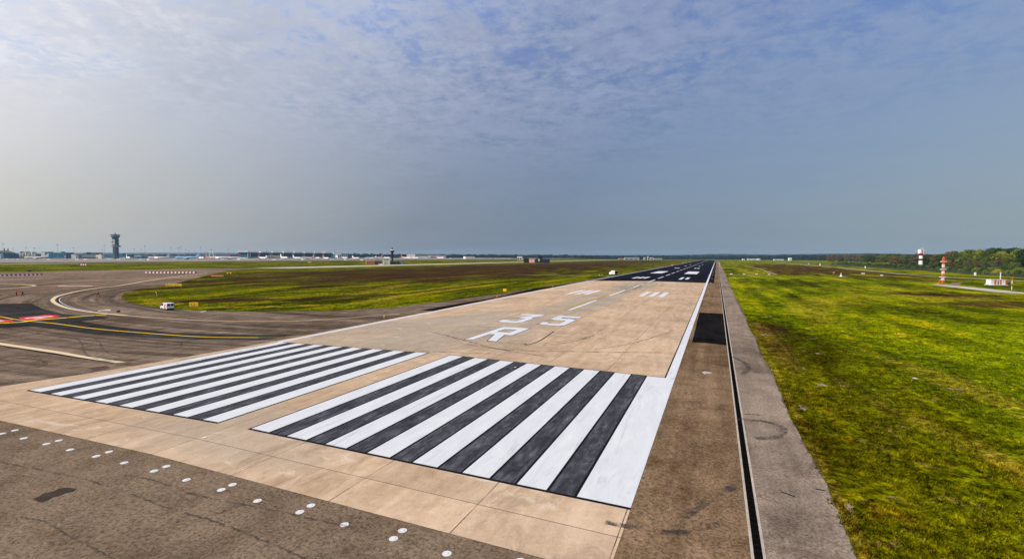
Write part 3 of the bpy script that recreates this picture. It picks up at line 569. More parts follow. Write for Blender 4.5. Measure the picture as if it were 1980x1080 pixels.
# ---------------------------------------------------------------- people
def person(xy, rz, top, legs, stride, label, arm=.25):
    t_ = thing('person', at(xy, terr(xy[0]) + .012), rz, label, 'person')
    V, E, Rd = [], [], []
    def v(x, y, z, r): V.append((x, y, z)); Rd.append(r); return len(V) - 1
    def e(a, b): E.append((a, b))
    pel = v(0, 0, .95, .15); be = v(0, 0, 1.12, .14); ch = v(.02, 0, 1.34, .17); nk = v(.03, 0, 1.50, .06); hd = v(.05, 0, 1.62, .095); ht = v(.04, 0, 1.74, .085)
    e(pel, be); e(be, ch); e(ch, nk); e(nk, hd); e(hd, ht)
    for s in (-1, 1):
        k = stride * s
        hip = v(0, .10 * s, .90, .10); kn = v(k * .5 + .03, .11 * s, .50, .065); an = v(k, .11 * s, .09, .045); to = v(k + .17, .12 * s, .04, .04); e(pel, hip); e(hip, kn); e(kn, an); e(an, to)
        sh = v(.02, .19 * s, 1.42, .07); el_ = v(-.04 - k * .3, .27 * s, 1.14, .045); wr = v(.08 - k * .5 * arm * 4, .27 * s, .92, .03); pm = v(.10 - k * .5 * arm * 4, .27 * s, .86, .034); e(ch, sh); e(sh, el_); e(el_, wr); e(wr, pm)
        for j in range(5):
            f1 = v(.08 + .022 * j - k * .5 * arm * 4 - .02, .27 * s - (.03 * s if j == 4 else 0), .80 - .012 * (j in (1, 2)), .010); f2 = v(.09 + .022 * j - k * .5 * arm * 4 - .02, .262 * s - (.035 * s if j == 4 else 0), .765 - .012 * (j in (1, 2)), .008); e(pm, f1); e(f1, f2)
    me = bpy.data.meshes.new('body'); me.from_pydata(V, E, []); o = link('body', me, legs, t_)
    me.materials.append(top); me.materials.append(M['skin'])
    sk = o.modifiers.new('skin', 'SKIN'); me_sv = me.skin_vertices[0] if me.skin_vertices else None
    if me_sv is None: bpy.context.view_layer.update()
    for i, d in enumerate(me.skin_vertices[0].data): d.radius = (Rd[i], Rd[i]); d.use_root = (i == 0)
    o.modifiers.new('sub', 'SUBSURF').levels = 1; o.modifiers['sub'].render_levels = 1
    dg = bpy.context.evaluated_depsgraph_get(); m2 = bpy.data.meshes.new_from_object(o.evaluated_get(dg)); o.modifiers.clear(); o.data = m2
    m2.materials.clear()
    for q in (legs, top, M['skin']): m2.materials.append(q)
    for p in m2.polygons:
        c = p.center; p.use_smooth = True
        p.material_index = 2 if (c.z > 1.50 or (c.z < .93 and abs(c.y) > .2)) else (1 if c.z > .97 or abs(c.y) > .215 else 0)
    bm = bmesh.new(); lathe(bm, [(.098, 1.64), (.104, 1.70), (.09, 1.77), (.02, 1.815)], 12, mtx=Matrix.Translation((.04, 0, 0))); mesh('hair', bm, M['hair'], t_, True)
    bm = bmesh.new()
    lathe(bm, [(.165, 1.02), (.17, 1.15), (.195, 1.34), (.17, 1.44), (.07, 1.50)], 12, mtx=Matrix.Translation((.01, 0, 0)) @ Matrix.Diagonal((.85, 1.12, 1, 1))); mesh('jacket', bm, top, t_, True)
    bm = bmesh.new()                         # face: eyes, nose, mouth
    for s in (-1, 1): box(bm, .135, .15, s * .035 - .012, s * .035 + .012, 1.645, 1.662); 
    box(bm, .135, .165, -.012, .012, 1.60, 1.64); box(bm, .135, .152, -.028, .028, 1.565, 1.575); mesh('face', bm, M['skin'], t_)
    t_.scale = (1.12,) * 3; return t_
person((-184.49, 62.03), RZ0 + R(80), M['red_cloth'], M['dark_cloth'], .05, 'person in a red jacket and dark trousers standing beside a dark-clothed walker on the taxiway')
person((-177.69, 60.83), RZ0 + R(200), M['dark_cloth'], M['dark_cloth'], .34, 'person all in black striding across the taxiway at the left edge')
person((-157.89, 72.12), RZ0 + R(185), M['red_cloth'], M['dark_cloth'], .38, 'person in a red top striding alone inside the taxiway curve near the white van')
person((-37.76, 296.59), RZ0 + R(20), M['hiviz'], M['dark_cloth'], .1, 'left one of two people in yellow vests on the shoulder by the box truck')
person((-36.87, 301.28), RZ0 + R(150), M['hiviz'], M['dark_cloth'], .12, 'right one of two people in yellow vests, nearer the box truck')

# ---------------------------------------------------------------- vehicles
def wheel(par, x, y, r, w):
    s = 1 if y > 0 else -1; bm = bmesh.new(); mt = Matrix.Translation((x, y, r)) @ Matrix.Rotation(R(90), 4, 'X')
    lathe(bm, [(r * .6, -w / 2), (r * .95, -w / 2), (r, -w * .3), (r, w * .3), (r * .95, w / 2), (r * .6, w / 2)], 20, mtx=mt); wh = mesh('wheel', bm, M['rubber_tyre'], par, True)
    bm = bmesh.new(); lathe(bm, [(r * .62, -w / 2 - .012), (r * .3, -w / 2 - .02), (r * .3, w / 2 + .02), (r * .62, w / 2 + .012)], 16, mtx=mt); mesh('rim', bm, M['chrome'], wh)
def van():
    t_ = thing('van', at((-94.83, 54.81), terr(-100) + .012), 0)
    prof = [(2.05, .28), (2.12, .50), (2.08, .78), (1.95, .92), (1.30, 1.06), (.62, 1.66), (.40, 1.78), (-1.95, 1.82), (-2.06, 1.74), (-2.12, .95), (-2.12, .30)]
    bm = bmesh.new(); prism(bm, prof, -.84, .84); bmesh.ops.bevel(bm, geom=[e for e in bm.edges if abs(e.verts[0].co.y) > .8 and abs(e.verts[1].co.y) > .8], offset=.07, segments=2, affect='EDGES'); mesh('body', bm, M['van_white'], t_)
    for s in (-1, 1):
        y0, y1 = (.835, .848) if s > 0 else (-.848, -.835)
        bm = bmesh.new(); prism(bm, [(1.12, 1.10), (.60, 1.60), (-.02, 1.66), (-.02, 1.08)], y0, y1); mesh('side_window', bm, M['dark_glass'], t_)
        bm = bmesh.new(); prism(bm, [(-.45, .45), (-1.3, .55), (-1.75, 1.55), (-.55, 1.60)], y0, y1 if s > 0 else y1); mesh('red_graphic', bm, M['pink_stripe'], t_)
        bm = bmesh.new(); box(bm, -1.3, 1.3, s * .845 - .02, s * .845 + .02, .42, .50); mesh('rubbing_strip', bm, M['black_metal'], t_)
        bm = bmesh.new(); box(bm, .98, 1.12, s * .98 - .09, s * .98 + .09, 1.06, 1.24); mesh('wing_mirror', bm, M['black_metal'], t_)
        bm = bmesh.new(); box(bm, 2.03, 2.13, s * .62 - .15, s * .62 + .15, .68, .86); mesh('headlight', bm, M['head_glass'], t_)
        bm = bmesh.new(); box(bm, -2.16, -2.10, s * .77 - .06, s * .77 + .06, .85, 1.25); mesh('tail_light', bm, M['tail_light'], t_)
        bm = bmesh.new(); box(bm, -2.15, -2.11, s * .38 - .30, s * .38 + .30, 1.10, 1.66); mesh('rear_window', bm, M['dark_glass'], t_)
        for x in (1.32, -1.38): wheel(t_, x, s * .74, .31, .2)
    bm = bmesh.new(); a = [(1.36, 1.06), (1.30, 1.10), (.66, 1.68), (.62, 1.66)]; prism(bm, a, -.72, .72); mesh('windscreen', bm, M['dark_glass'], t_)
    for q in ((-2.2, -2.08, -.82, .82, .26, .52), (2.02, 2.2, -.80, .80, .26, .48)): mesh('bumper', B(q), M['black_metal'], t_)
    bm = B((-2.145, -2.12, -.26, .26, .62, .74)); mesh('number_plate', bm, M['pale_panel'], t_)
    t_.rotation_euler = (0, 0, RZ0 + R(180 - 36)); return tag(t_, 'small white panel van with a red side graphic parked on the taxiway beside the grass', 'van')
van()
def truck(xy, rz, label, L=6.2, H=3.3, wd=2.4, cat='truck'):
    t_ = thing('box_truck', at(xy, terr(xy[0]) + .012), rz, label, cat)
    mesh('cargo_box', B((-L / 2, L / 2 - 1.9, -wd / 2, wd / 2, .85, H)), M['pale_panel'], t_)
    bm = bmesh.new(); prism(bm, [(L / 2 - 1.8, .5), (L / 2, .5), (L / 2, 1.5), (L / 2 - .35, 2.4), (L / 2 - 1.8, 2.45)], -wd / 2 + .1, wd / 2 - .1); mesh('cab', bm, M['van_white'], t_)
    bm = bmesh.new(); prism(bm, [(L / 2 - .02, 1.5), (L / 2 + .015, 1.5), (L / 2 - .32, 2.36), (L / 2 - .36, 2.36)], -wd / 2 + .25, wd / 2 - .25); mesh('windscreen', bm, M['dark_glass'], t_)
    mesh('chassis', B((-L / 2, L / 2 - .2, -.9, .9, .45, .83)), M['black_metal'], t_)
    mesh('rear_door', B((-L / 2 - .04, -L / 2 - .005, -wd / 2 + .1, wd / 2 - .1, 1.0, H - .15)), M['black_metal'], t_)
    for x in (L / 2 - 1.0, -L / 2 + 1.2):
        for s in (-1, 1): wheel(t_, x, s * (wd / 2 - .15), .45, .28)
    return t_
truck((-36.38, 337.21), RZ0 + R(118), 'tall white box truck parked on the shoulder left of the black runway start', 6.5, 3.5, 2.8)
def small_vehicle(name, xy, dep_z, rz, col, label, cat, L=4.6, H=1.9, group=None):
    t_ = thing(name, (xy[0], xy[1], terr(xy[0]) + .03), rz, label, cat, group)
    bm = bmesh.new(); prism(bm, [(-L / 2, .35), (L / 2, .35), (L / 2, .95), (L / 2 - .9, 1.1), (L / 2 - 1.5, H), (-L / 2, H)], -.9, .9); mesh('body', bm, col, t_)
    bm = bmesh.new(); prism(bm, [(-L / 2 + .4, H - .65), (L / 2 - 1.25, H - .65), (L / 2 - 1.6, H - .12), (-L / 2 + .4, H - .12)], -.92, .92); mesh('window_band', bm, M['dark_glass'], t_)
    for x in (-L / 2 + .8, L / 2 - .8):
        for s in (-1, 1): wheel(t_, x, s * .82, .34, .22)
    return t_
small_vehicle('van', (-466.5, 621.4), 0, RZ0 + .1, M['van_white'], 'left one of two white vans parked between the orange shed and the white station building', 'van', 5, 2.2)
small_vehicle('van', (-467.4, 627.6), 0, RZ0 + 3.2, M['van_white'], 'right one of two white vans parked between the orange shed and the white station building', 'van', 5, 2.2)
small_vehicle('service_vehicle', (-633.1, 638.7), 0, RZ0 + 3.14, M['yellow_board'], 'yellow airfield vehicle driving along the pale parallel taxiway', 'vehicle', 6.5, 2.4)
LV = [(-1328.9, 511.0), (-1273.9, 497.1), (-1236.6, 489.9), (-1188.1, 517.7), (-1119.2, 531.3), (-1137.5, 554.0), (-1100.2, 576.1), (-1068.1, 575.4), (-1034.7, 596.9), (-984.9, 580.8), (-1007.0, 645.4), (-952.8, 711.4), (-895.5, 706.0), (-816.2, 725.0), (-814.6, 799.4), (-755.2, 824.2), (-745.5, 857.5), (-710.7, 872.0)]
veh0 = None
for i, xy in enumerate(LV):
    if veh0 is None: veh0 = small_vehicle('service_vehicle', xy, 0, RZ0 + .3, M['van_white'], None, None, 6.5, 2.9); o = veh0; KIDS[veh0.name] = list(veh0.children); [KIDS.__setitem__(w.name, list(w.children)) for w in veh0.children]
    else: o = copy_tree(veh0); o.location = (xy[0], xy[1], terr(xy[0]) + .03); o.rotation_euler.z = RZ0 + random.choice((0, 3.14)) + random.uniform(-.4, .4)
    tag(o, 'small white service vehicle on the far apron in front of the buildings', 'vehicle', 'service vehicles on the far apron')

# ---------------------------------------------------------------- airliners
def airliner(xy, face, s, body, tail, label, belly=None, wob=0.0, eng=None):
    t_ = thing('airliner', (xy[0], xy[1], terr(xy[0]) + .03), RZ0 + (0 if face > 0 else math.pi) + wob, label, 'airplane', None); zc = 3.6
    L = 37.5
    bm = bmesh.new(); prof = [(.15, 18.7), (.9, 18.0), (1.5, 16.9), (1.95, 15.0), (1.98, -7), (1.75, -10.5), (1.1, -15), (.35, -18.6)]
    rings = []
    for (r, x) in prof:
        dz = 0 if x > -7 else (-7 - x) * .09; dz = dz if x < 15 else -(x - 15) * .10
        rings.append([bm.verts.new((x, r * math.cos(a * math.pi / 8), zc + dz + r * math.sin(a * math.pi / 8))) for a in range(16)])
    for a, b in zip(rings, rings[1:]):
        for i in range(16): bm.faces.new((a[i], a[(i + 1) % 16], b[(i + 1) % 16], b[i]))
    bm.faces.new(rings[0]); bm.faces.new(rings[-1][::-1]); bmesh.ops.recalc_face_normals(bm, faces=bm.faces[:])
    me_o = mesh('fuselage', bm, body, t_, True)
    if belly:
        me_o.data.materials.append(belly)
        for p in me_o.data.polygons:
            if p.center.x < -2 and p.center.z < zc + .9: p.material_index = 1
    def slab(name, poly, th, m, vertical=False, y=0):
        bm = bmesh.new()
        if vertical:
            a = [bm.verts.new((x, -th / 2, z)) for x, z in poly]; b = [bm.verts.new((x, th / 2, z)) for x, z in poly]
        else:
            a = [bm.verts.new((x, yy, z - th / 2)) for x, yy, z in poly]; b = [bm.verts.new((x, yy, z + th / 2)) for x, yy, z in poly]
        n = len(poly)
        for i in range(n): bm.faces.new((a[i], a[(i + 1) % n], b[(i + 1) % n], b[i]))
        bm.faces.new(a[::-1]); bm.faces.new(b); bmesh.ops.recalc_face_normals(bm, faces=bm.faces[:]); return mesh(name, bm, m, t_)
    slab('tail_fin', [(-12.2, zc + 2.0), (-17.0, zc + 8.2), (-19.2, zc + 8.2), (-18.0, zc + 1.6)], .35, tail, True)
    for s_ in (-1, 1):
        slab('wing', [(3.4, 1.6 * s_, zc - 1.1), (-5.6, 16.8 * s_, zc + .7), (-7.2, 16.8 * s_, zc + .7), (-4.2, 5.5 * s_, zc - .6), (-4.0, 1.6 * s_, zc - 1.1)], .4, M['grey_metal'] if body is None else M['white_metal'])
        slab('tailplane', [(-14.4, .6 * s_, zc + 1.5), (-18.2, 6.2 * s_, zc + 1.9), (-19.6, 6.2 * s_, zc + 1.9), (-18.2, .6 * s_, zc + 1.5)], .25, M['white_metal'])
        bm = bmesh.new(); lathe(bm, [(.75, -1.2), (1.1, 1.2), (1.15, 2.6), (.85, 3.0)], 12, 'X', Matrix.Translation((1.2, 5.8 * s_, zc - 2.0))); mesh('engine', bm, eng or tail, t_, True)
        bm = bmesh.new(); tube(bm, (-1.2, 2.6 * s_, .5), (-1.2, 2.6 * s_, zc - 1), .15); lathe(bm, [(.5, -.2), (.5, .2)], 12, mtx=Matrix.Translation((-1.2, 2.6 * s_, .5)) @ Matrix.Rotation(R(90), 4, 'X')); mesh('landing_gear', bm, M['black_metal'], t_)
    bm = bmesh.new(); tube(bm, (13.2, 0, .4), (13.2, 0, zc - 1.5), .12); lathe(bm, [(.4, -.15), (.4, .15)], 12, mtx=Matrix.Translation((13.2, 0, .4)) @ Matrix.Rotation(R(90), 4, 'X')); mesh('nose_gear', bm, M['black_metal'], t_)
    bm = bmesh.new()
    for s_ in (-1, 1): box(bm, -11, 14, s_ * 1.93 - .05, s_ * 1.93 + .05, zc + .45, zc + .75)
    mesh('window_row', bm, M['dark_glass'], t_)
    bm = bmesh.new(); box(bm, 16.4, 17.2, -1.1, 1.1, zc + .55, zc + 1.0); mesh('cockpit_window', bm, M['dark_glass'], t_)
    t_.scale = (s, s, s); return t_
w_, o_ = M['white_metal'], M['tail_orange']
AL = [
 ((-1279.3, 710.7), 1, .95, w_, w_, 'all-white airliner parked alone just right of the control tower', None),
 ((-1265.5, 766.4), 1, .9, w_, o_, 'orange-tailed airliner overlapping a pale blue one, first orange tail from the left', o_),
 ((-1339.4, 818.0), -1, 1.05, M['white_metal'], M['pale_blue'], 'white airliner with a pale blue tail behind the leftmost orange-tailed one', None),
 ((-1102.8, 735.6), -1, 1.1, M['sky_blue'], M['sky_blue'], 'large airliner with a sky blue fuselage and tail facing left', None),
 ((-1147.8, 799.2), 1, .92, w_, o_, 'orange-tailed airliner close behind the tail of the sky blue one', o_),
 ((-1244.6, 890.1), 1, 1.0, M['pink_red'], M['pink_red'], 'reddish airliner partly hidden between two orange-tailed ones', None),
 ((-1109.9, 815.0), 1, .95, w_, o_, 'orange-tailed airliner in front of the white lattice gantry', o_),
 ((-1189.2, 880.7), -1, 1.05, w_, M['pink_red'], 'white airliner with a dull red tail facing left, right of the gantry', None),
 ((-1107.8, 848.5), -1, 1.05, w_, M['magenta'], 'white airliner with a magenta tail left of the glass terminal', None),
 ((-980.3, 835.5), 1, .95, w_, M['purple'], 'airliner with a magenta belly and dark tail at the left end of the terminal', M['magenta']),
 ((-1055.7, 968.9), 1, 1.05, w_, w_, 'white airliner parked under the cream bridge block of the terminal', None),
 ((-1047.7, 1005.9), 1, .9, w_, M['pale_blue'], 'pale airliner nosed in at the middle of the glass terminal', None),
 ((-959.9, 960.1), -1, .9, w_, M['purple'], 'airliner with magenta rear body and purple tail facing left at the terminal', M['magenta']),
 ((-973.7, 1003.1), 1, .9, w_, o_, 'white airliner with small orange tail at the right half of the terminal', None),
 ((-883.2, 942.2), 1, .85, w_, M['pink_red'], 'white airliner with a pink tail at the right half of the terminal', None),
 ((-1052.8, 1199.0), 1, .9, w_, M['navy'], 'white and navy airliner under the cream block at the terminal right end', M['navy']),
 ((-1018.1, 1213.5), 1, .8, w_, w_, 'small white airliner right of the terminal before the trees', None),
 ((-974.4, 1231.7), -1, .8, w_, w_, 'small white airliner above the orange shed roof', None),
 ((-927.3, 1204.7), -1, .9, w_, M['purple'], 'white airliner with a dark tail left of the black watchtower', None),
 ((-919.4, 1235.1), 1, .95, w_, M['pink_red'], 'white airliner with a pinkish tail just behind the black watchtower', None),
 ((-851.4, 1245.1), 1, .95, w_, M['pink_red'], 'first red-tailed airliner right of the black watchtower', M['pink_red']),
 ((-847.7, 1284.6), 1, .9, w_, M['pink_red'], 'second red-tailed airliner right of the black watchtower', M['pink_red']),
 ((-834.7, 1326.9), -1, .95, w_, w_, 'white airliner standing before the grey hangar', None),
 ((-772.3, 1316.0), 1, .95, w_, M['pink_red'], 'rightmost red-tailed airliner, before the long pale hangar', None),
 ((-1542.6, 650.8), -1, 1.0, w_, w_, 'white airliner parked before the silos at the far left', M['navy']),
]
for i, a in enumerate(AL): airliner(a[0], a[1], a[2] * 1.2, a[3], a[4], a[5], a[6], -a[1] * random.uniform(.55, .85) if i not in (3,) else random.uniform(.3, .4))

# ---------------------------------------------------------------- buildings
def bldg(name, A_, B_, depth, h, wall, label, cat='building', roof=None, rt=.6, bands=(), z0=None, over=.4, extra=None):
    # front facade runs from A_ to B_; depth goes away from the camera
    A_, B_ = Vector(A_), Vector(B_); d = B_ - A_; L = d.length; rz = math.atan2(d.y, d.x); mx = (A_.x + B_.x) / 2
    if z0 is None: z0 = terr(mx); h = max(2.5, h - (z0 - GZ))
    t_ = thing(name, (A_.x, A_.y, z0), rz, label, cat)
    mesh('wall', B((0, L, 0, depth, 0, h)), wall, t_)
    mesh('roof', B((-over, L + over, -over, depth + over, h + .01, h + rt)), roof or M['roof_dark'], t_)
    for (x0, x1, z0_, z1_, m) in bands:
        f_ = mesh('window', B((x0 * L, x1 * L, -.12, .0 - .003, z0_ * h, z1_ * h)), m, t_)
    if extra: extra(t_, L, h)
    return t_
G_, DG = M['blue_glass'], M['dark_glass']
def wins(n, rows, m=DG, x0=.03, x1=.97, fill=.7, z0=.15, z1=.9):
    out = []
    for r in range(rows):
        zz0 = z0 + (z1 - z0) * r / rows; zz1 = zz0 + (z1 - z0) / rows * .55
        for i in range(n): a = x0 + (x1 - x0) * i / n; out.append((a, a + (x1 - x0) / n * fill, zz0, zz1, m))
    return out
bldg('hangar', (-2034.7, 737.2), (-1981.4, 759.5), 40, 22.2 - GZ, M['blue_wall'], 'dark blue hangar with a sloping roof at the left edge of the picture', bands=wins(3, 2, M['pale_panel']), extra=lambda t_, L, h: mesh('gable', (lambda bm: (prism(bm, [(0, h + .6), (L, h + .6), (L * .55, h + 8)], 0, 40), bm)[1])(bmesh.new()), M['roof_dark'], t_))
bldg('building', (-2175.7, 841.1), (-2154.8, 849.8), 20, 19.67 - GZ, M['blue_wall'], 'low blue building under the two chimneys at the far left', bands=wins(4, 2))
for (xy, r, h, l) in [((-2245.5, 866.2), 1.6, 38.67, 'left one of two grey chimneys at the far left'), ((-2234.0, 871.0), 1.9, 36.9, 'right one of two grey chimneys at the far left')]:
    h -= terr(xy[0]); t_ = thing('chimney', (xy[0], xy[1], terr(xy[0])), 0, l, 'chimney'); bm = bmesh.new(); tube(bm, (0, 0, 0), (0, 0, h), r * 1.1, r, 12); mesh('stack', bm, M['grey_wall'], t_, False); bm = bmesh.new(); tube(bm, (0, 0, h), (0, 0, h + 1.2), r * 1.15, r * 1.15, 12); mesh('rim', bm, M['roof_dark'], t_)
i = 0
for (xa, w, vt) in [((-2058.1, 835.9), 7.2, 28.82), ((-2040.9, 843.1), 7.5, 28.01), ((-2022.5, 850.7), 6.8, 27.2)]:
    vt -= terr(xa[0]); t_ = thing('silo', (xa[0], xa[1], terr(xa[0])), RZ0, ['leftmost and palest of three tall silos', 'middle one of three tall silos', 'rightmost and brownest of three tall silos'][i], 'silo', None); i += 1
    for s in (-1, 1):
        bm = bmesh.new(); tube(bm, (s * w * .5, 0, 0), (s * w * .5, 0, vt - 2), w * .52, w * .52, 18); mesh('cylinder_wall', bm, M['silo'], t_, True)
    bm = bmesh.new(); lathe(bm, [(w * .95, vt - 2), (w * .9, vt - 1.2), (w * .3, vt)], 16); mesh('roof', bm, M['grey_wall'], t_)
    bm = bmesh.new(); tube(bm, (0, -w * .5, 0), (0, -w * .5, vt - 2), .5, .5, 6); mesh('ladder', bm, M['roof_dark'], t_)
bldg('stair_tower', (-1950.3, 837.5), (-1939.2, 842.1), 12, 25.24 - GZ, M['pale_panel'], 'white tower block with stripes beside the blue office block', roof=M['roof_dark'], rt=1.2, bands=[(.0, 1, .25, .33, M['magenta']), (0.05, .95, .5, .56, M['grey_wall']), (0.05, .95, .75, .8, M['grey_wall'])])
bldg('office_block', (-1938.9, 842.3), (-1878.9, 867.3), 30, 23.99 - GZ, M['blue_wall'], 'long blue glazed office block left of the control tower', bands=wins(12, 4, G_, .02, .98, .8), extra=lambda t_, L, h: mesh('roof_unit', B((L * .07, L * .2, 5, 15, h + .6, h + 3), (L * .7, L * .78, 5, 15, h + .6, h + 3.5)), M['roof_dark'], t_))
bldg('building', (-2048.9, 948.2), (-2032.3, 955.1), 30, 19.32 - GZ, M['blue_wall'], 'low dark blue building between the office block and the cream box', bands=wins(3, 2, G_))
bldg('building', (-1764.9, 828.1), (-1752.6, 833.2), 10, 17.27 - GZ, M['pale_panel'], 'cream box-shaped building with a grey side left of the blue hangars', roof=M['pale_panel'], bands=wins(2, 2, M['grey_wall']))
bldg('building', (-1776.0, 845.1), (-1768.7, 848.2), 12, 16.88 - GZ, M['grey_wall'], 'narrow grey building attached beside the cream box')
bldg('hangar', (-1913.0, 918.2), (-1859.3, 940.5), 40, 17.42 - GZ, M['grey_wall'], 'wide low hangar with dark openings left of the cream cube', roof=M['blue_wall'], rt=2, bands=[(.02, .98, .02, .35, DG), (.05, .95, .55, .62, DG)])
bldg('building', (-1993.0, 993.2), (-1971.2, 1002.3), 20, 24.99 - GZ, mat('brown_wall', (.10, .05, .05)), 'dark brown block rising behind the wide low hangar', bands=wins(4, 2))
bldg('building', (-1719.1, 868.9), (-1703.7, 875.3), 10, 16.98 - GZ, M['pale_panel'], 'cream cube with a small roof box at the foot of the control tower', roof=M['pale_panel'], bands=[(.1, .3, .0, .5, DG)], extra=lambda t_, L, h: mesh('roof_unit', B((L * .5, L * .7, 3, 6, h + .6, h + 2.5)), M['pale_panel'], t_))
bldg('building', (-1772.5, 911.7), (-1705.6, 939.6), 40, 17.38 - GZ, M['blue_wall'], 'long blue base building with pale bands around the control tower foot', roof=M['blue_wall'], bands=[(.0, 1, .42, .52, DG), (.0, 1, .02, .12, M['pale_panel'])])
bldg('hangar', (-1861.7, 1026.3), (-1808.7, 1048.4), 40, 13.78 - GZ, M['blue_wall'], 'dark blue hangar with a white roof strip behind the all-white airliner', roof=M['white_metal'], rt=1.4, bands=[(.05, .95, .1, .6, DG)])
bldg('building', (-1917.1, 1111.7), (-1882.1, 1126.3), 30, 12.39 - GZ, M['grey_wall'], 'low grey building left of the orange-tailed airliner', bands=wins(5, 1))
bldg('building', (-1883.0, 1180.1), (-1834.4, 1200.4), 30, 14.7 - GZ, M['blue_wall'], 'low dark building between the two blue airliners', roof=M['grey_wall'], bands=wins(6, 2, M['grey_wall']))
bldg('building', (-1879.3, 1235.9), (-1842.3, 1251.4), 30, 16.83 - GZ, M['blue_wall'], 'dark low block behind the sky blue airliner', bands=wins(5, 2))
bldg('building', (-1818.2, 1261.4), (-1723.8, 1300.8), 30, 14.96 - GZ, M['blue_wall'], 'long low dark building behind the orange-tailed airliners', roof=M['pale_panel'], bands=wins(9, 1))

# glass terminal
def terminal():
    A_, B_ = Vector((-1511.7, 1226.6)), Vector((-1483.9, 1672.1)); d = B_ - A_; L = d.length; rz = math.atan2(d.y, d.x); h = 28.33 - terr(A_.x)
    t_ = thing('terminal', (A_.x, A_.y, terr(A_.x)), rz, 'long glass-fronted terminal with a pale flat roof and paired white columns', 'terminal'); n = 9; base = h * .18
    mesh('base_wall', B((0, L, 3, 60, 0, base)), M['concrete_wall'], t_)
    for i in range(n):
        x0, x1 = L * i / n, L * (i + 1) / n
        mesh('glass_bay', B((x0 + 4, x1 - 9, 2, 58, base + .01, h - 1.2)), G_, t_)
        mesh('recess_wall', B((x1 - 9 + .01, x1 + 4 - .01, 5, 50, base + .01, h - 2.5)) if i < n - 1 else B((x1 - 9 + .01, x1 - 1, 5, 50, base + .01, h - 2.5)), DG, t_)
        mesh('roof_panel', B((x0 + 1, x1 - 6.5, -2, 60, h - 1.2 + .01, h + 2.6 + .4 * (i % 2))), M['roof_pale'], t_)
        mesh('roof_link', B((x1 - 6.49, x1 + .99, 0, 55, h - 2.4, h - .3)) if i < n - 1 else B((x1 - 6.49, x1, 0, 55, h - 2.4, h - .3)), M['roof_dark'], t_)
        for x in (x1 - 7.5, x1 - .5): bm = bmesh.new(); tube(bm, (x, .5, 0), (x, .5, h - 1.3), 1.0, .8, 8); mesh('column', bm, M['pale_panel'], t_)
    bm = bmesh.new()
    for x in (1.5, 10): tube(bm, (x, .5, 0), (x, .5, h - 1.3), 1.2, 1.0, 8)
    mesh('column', bm, M['pale_panel'], t_)
    mesh('roof_edge', B((-4, 6, -2, 55, h - .6, h + 1.0)), M['roof_dark'], t_)
    return t_
terminal()
bldg('boarding_bridge_block', (-1397.8, 1209.0), (-1378.0, 1249.9), 14, 5.5, M['pale_panel'], 'cream raised bridge block in front of the left part of the glass terminal', z0=16.21 - 5.8, roof=M['roof_pale'], bands=wins(8, 1, DG), extra=lambda t_, L, h: mesh('support_leg', B((L * .02, L * .05, 2, 5, -9, -.01), (L * .3, L * .33, 2, 5, -9, -.01), (L * .7, L * .73, 2, 5, -9, -.01), (L * .95, L * .98, 2, 5, -9, -.01)), M['pale_panel'], t_))
bldg('boarding_bridge_block', (-1179.4, 1311.0), (-1167.1, 1348.7), 14, 8, M['pale_panel'], 'cream stepped bridge block at the right end of the glass terminal', z0=14.99 - 5, roof=M['roof_pale'], bands=wins(5, 2, DG), extra=lambda t_, L, h: mesh('support_leg', B((L * .02, L * .07, 2, 5, -6, -.01), (L * .5, L * .55, 2, 5, -6, -.01), (L * .93, L * .98, 2, 5, -6, -.01)), M['pale_panel'], t_))
bldg('building', (-1379.9, 1552.8), (-1381.3, 1606.4), 40, 24.44 - GZ, M['blue_wall'], 'dark flat building peeping over the cream block right of the terminal', roof=M['roof_pale'], rt=1.5, bands=[(.1, .9, .3, .8, G_)])
bldg('building', (-1335.1, 1571.5), (-1287.5, 1645.6), 20, 6, M['pale_panel'], 'row of low pale sheds on the apron above the orange shed', roof=M['white_metal'], bands=wins(7, 1, M['navy'], fill=.4))
bldg('hangar', (-1158.1, 1753.8), (-1136.2, 1817.2), 60, 24.01 - GZ, mat('grey_clad', (.30, .32, .30)), 'large square grey hangar rising above the red-tailed airliners', roof=M['grey_wall'], bands=[(.08, .92, .05, .55, M['roof_pale'])])
bldg('hangar', (-1222.3, 1943.9), (-1165.0, 2022.1), 60, 19.37 - GZ, M['pale_panel'], 'long pale hangar with a dark opening row before the trees', roof=M['roof_pale'], bands=[(.05, .9, .1, .55, M['grey_wall'])])
bldg('building', (-1117.0, 1987.9), (-1068.5, 2040.7), 20, 5, M['pale_panel'], 'row of low pale sheds right of the long pale hangar', bands=wins(6, 1, M['grey_wall'], fill=.5))
bldg('building', (-865.0, 1659.2), (-840.8, 1691.0), 20, 13.65 - GZ, M['roof_pale'], 'pinkish white block at the right end of the far apron', roof=M['roof_pale'], bands=wins(4, 1, M['red_metal'], fill=.2))
bldg('building', (-877.2, 1762.5), (-819.5, 1808.3), 20, 5.5, M['roof_pale'], 'low flat white building right of the pinkish block', roof=M['roof_pale'], bands=wins(8, 1, M['grey_wall'], fill=.5))
bldg('building', (-847.1, 1883.6), (-783.7, 1910.0), 20, 4, M['roof_pale'], 'very low pale strip building beyond the field left of the fire station', bands=wins(8, 1, M['grey_wall'], fill=.5))
bldg('building', (-604.7, 1550.8), (-588.2, 1557.7), 12, 15.3 - GZ, M['pale_panel'], 'small pale square building left of the fire training buildings', bands=wins(2, 1))
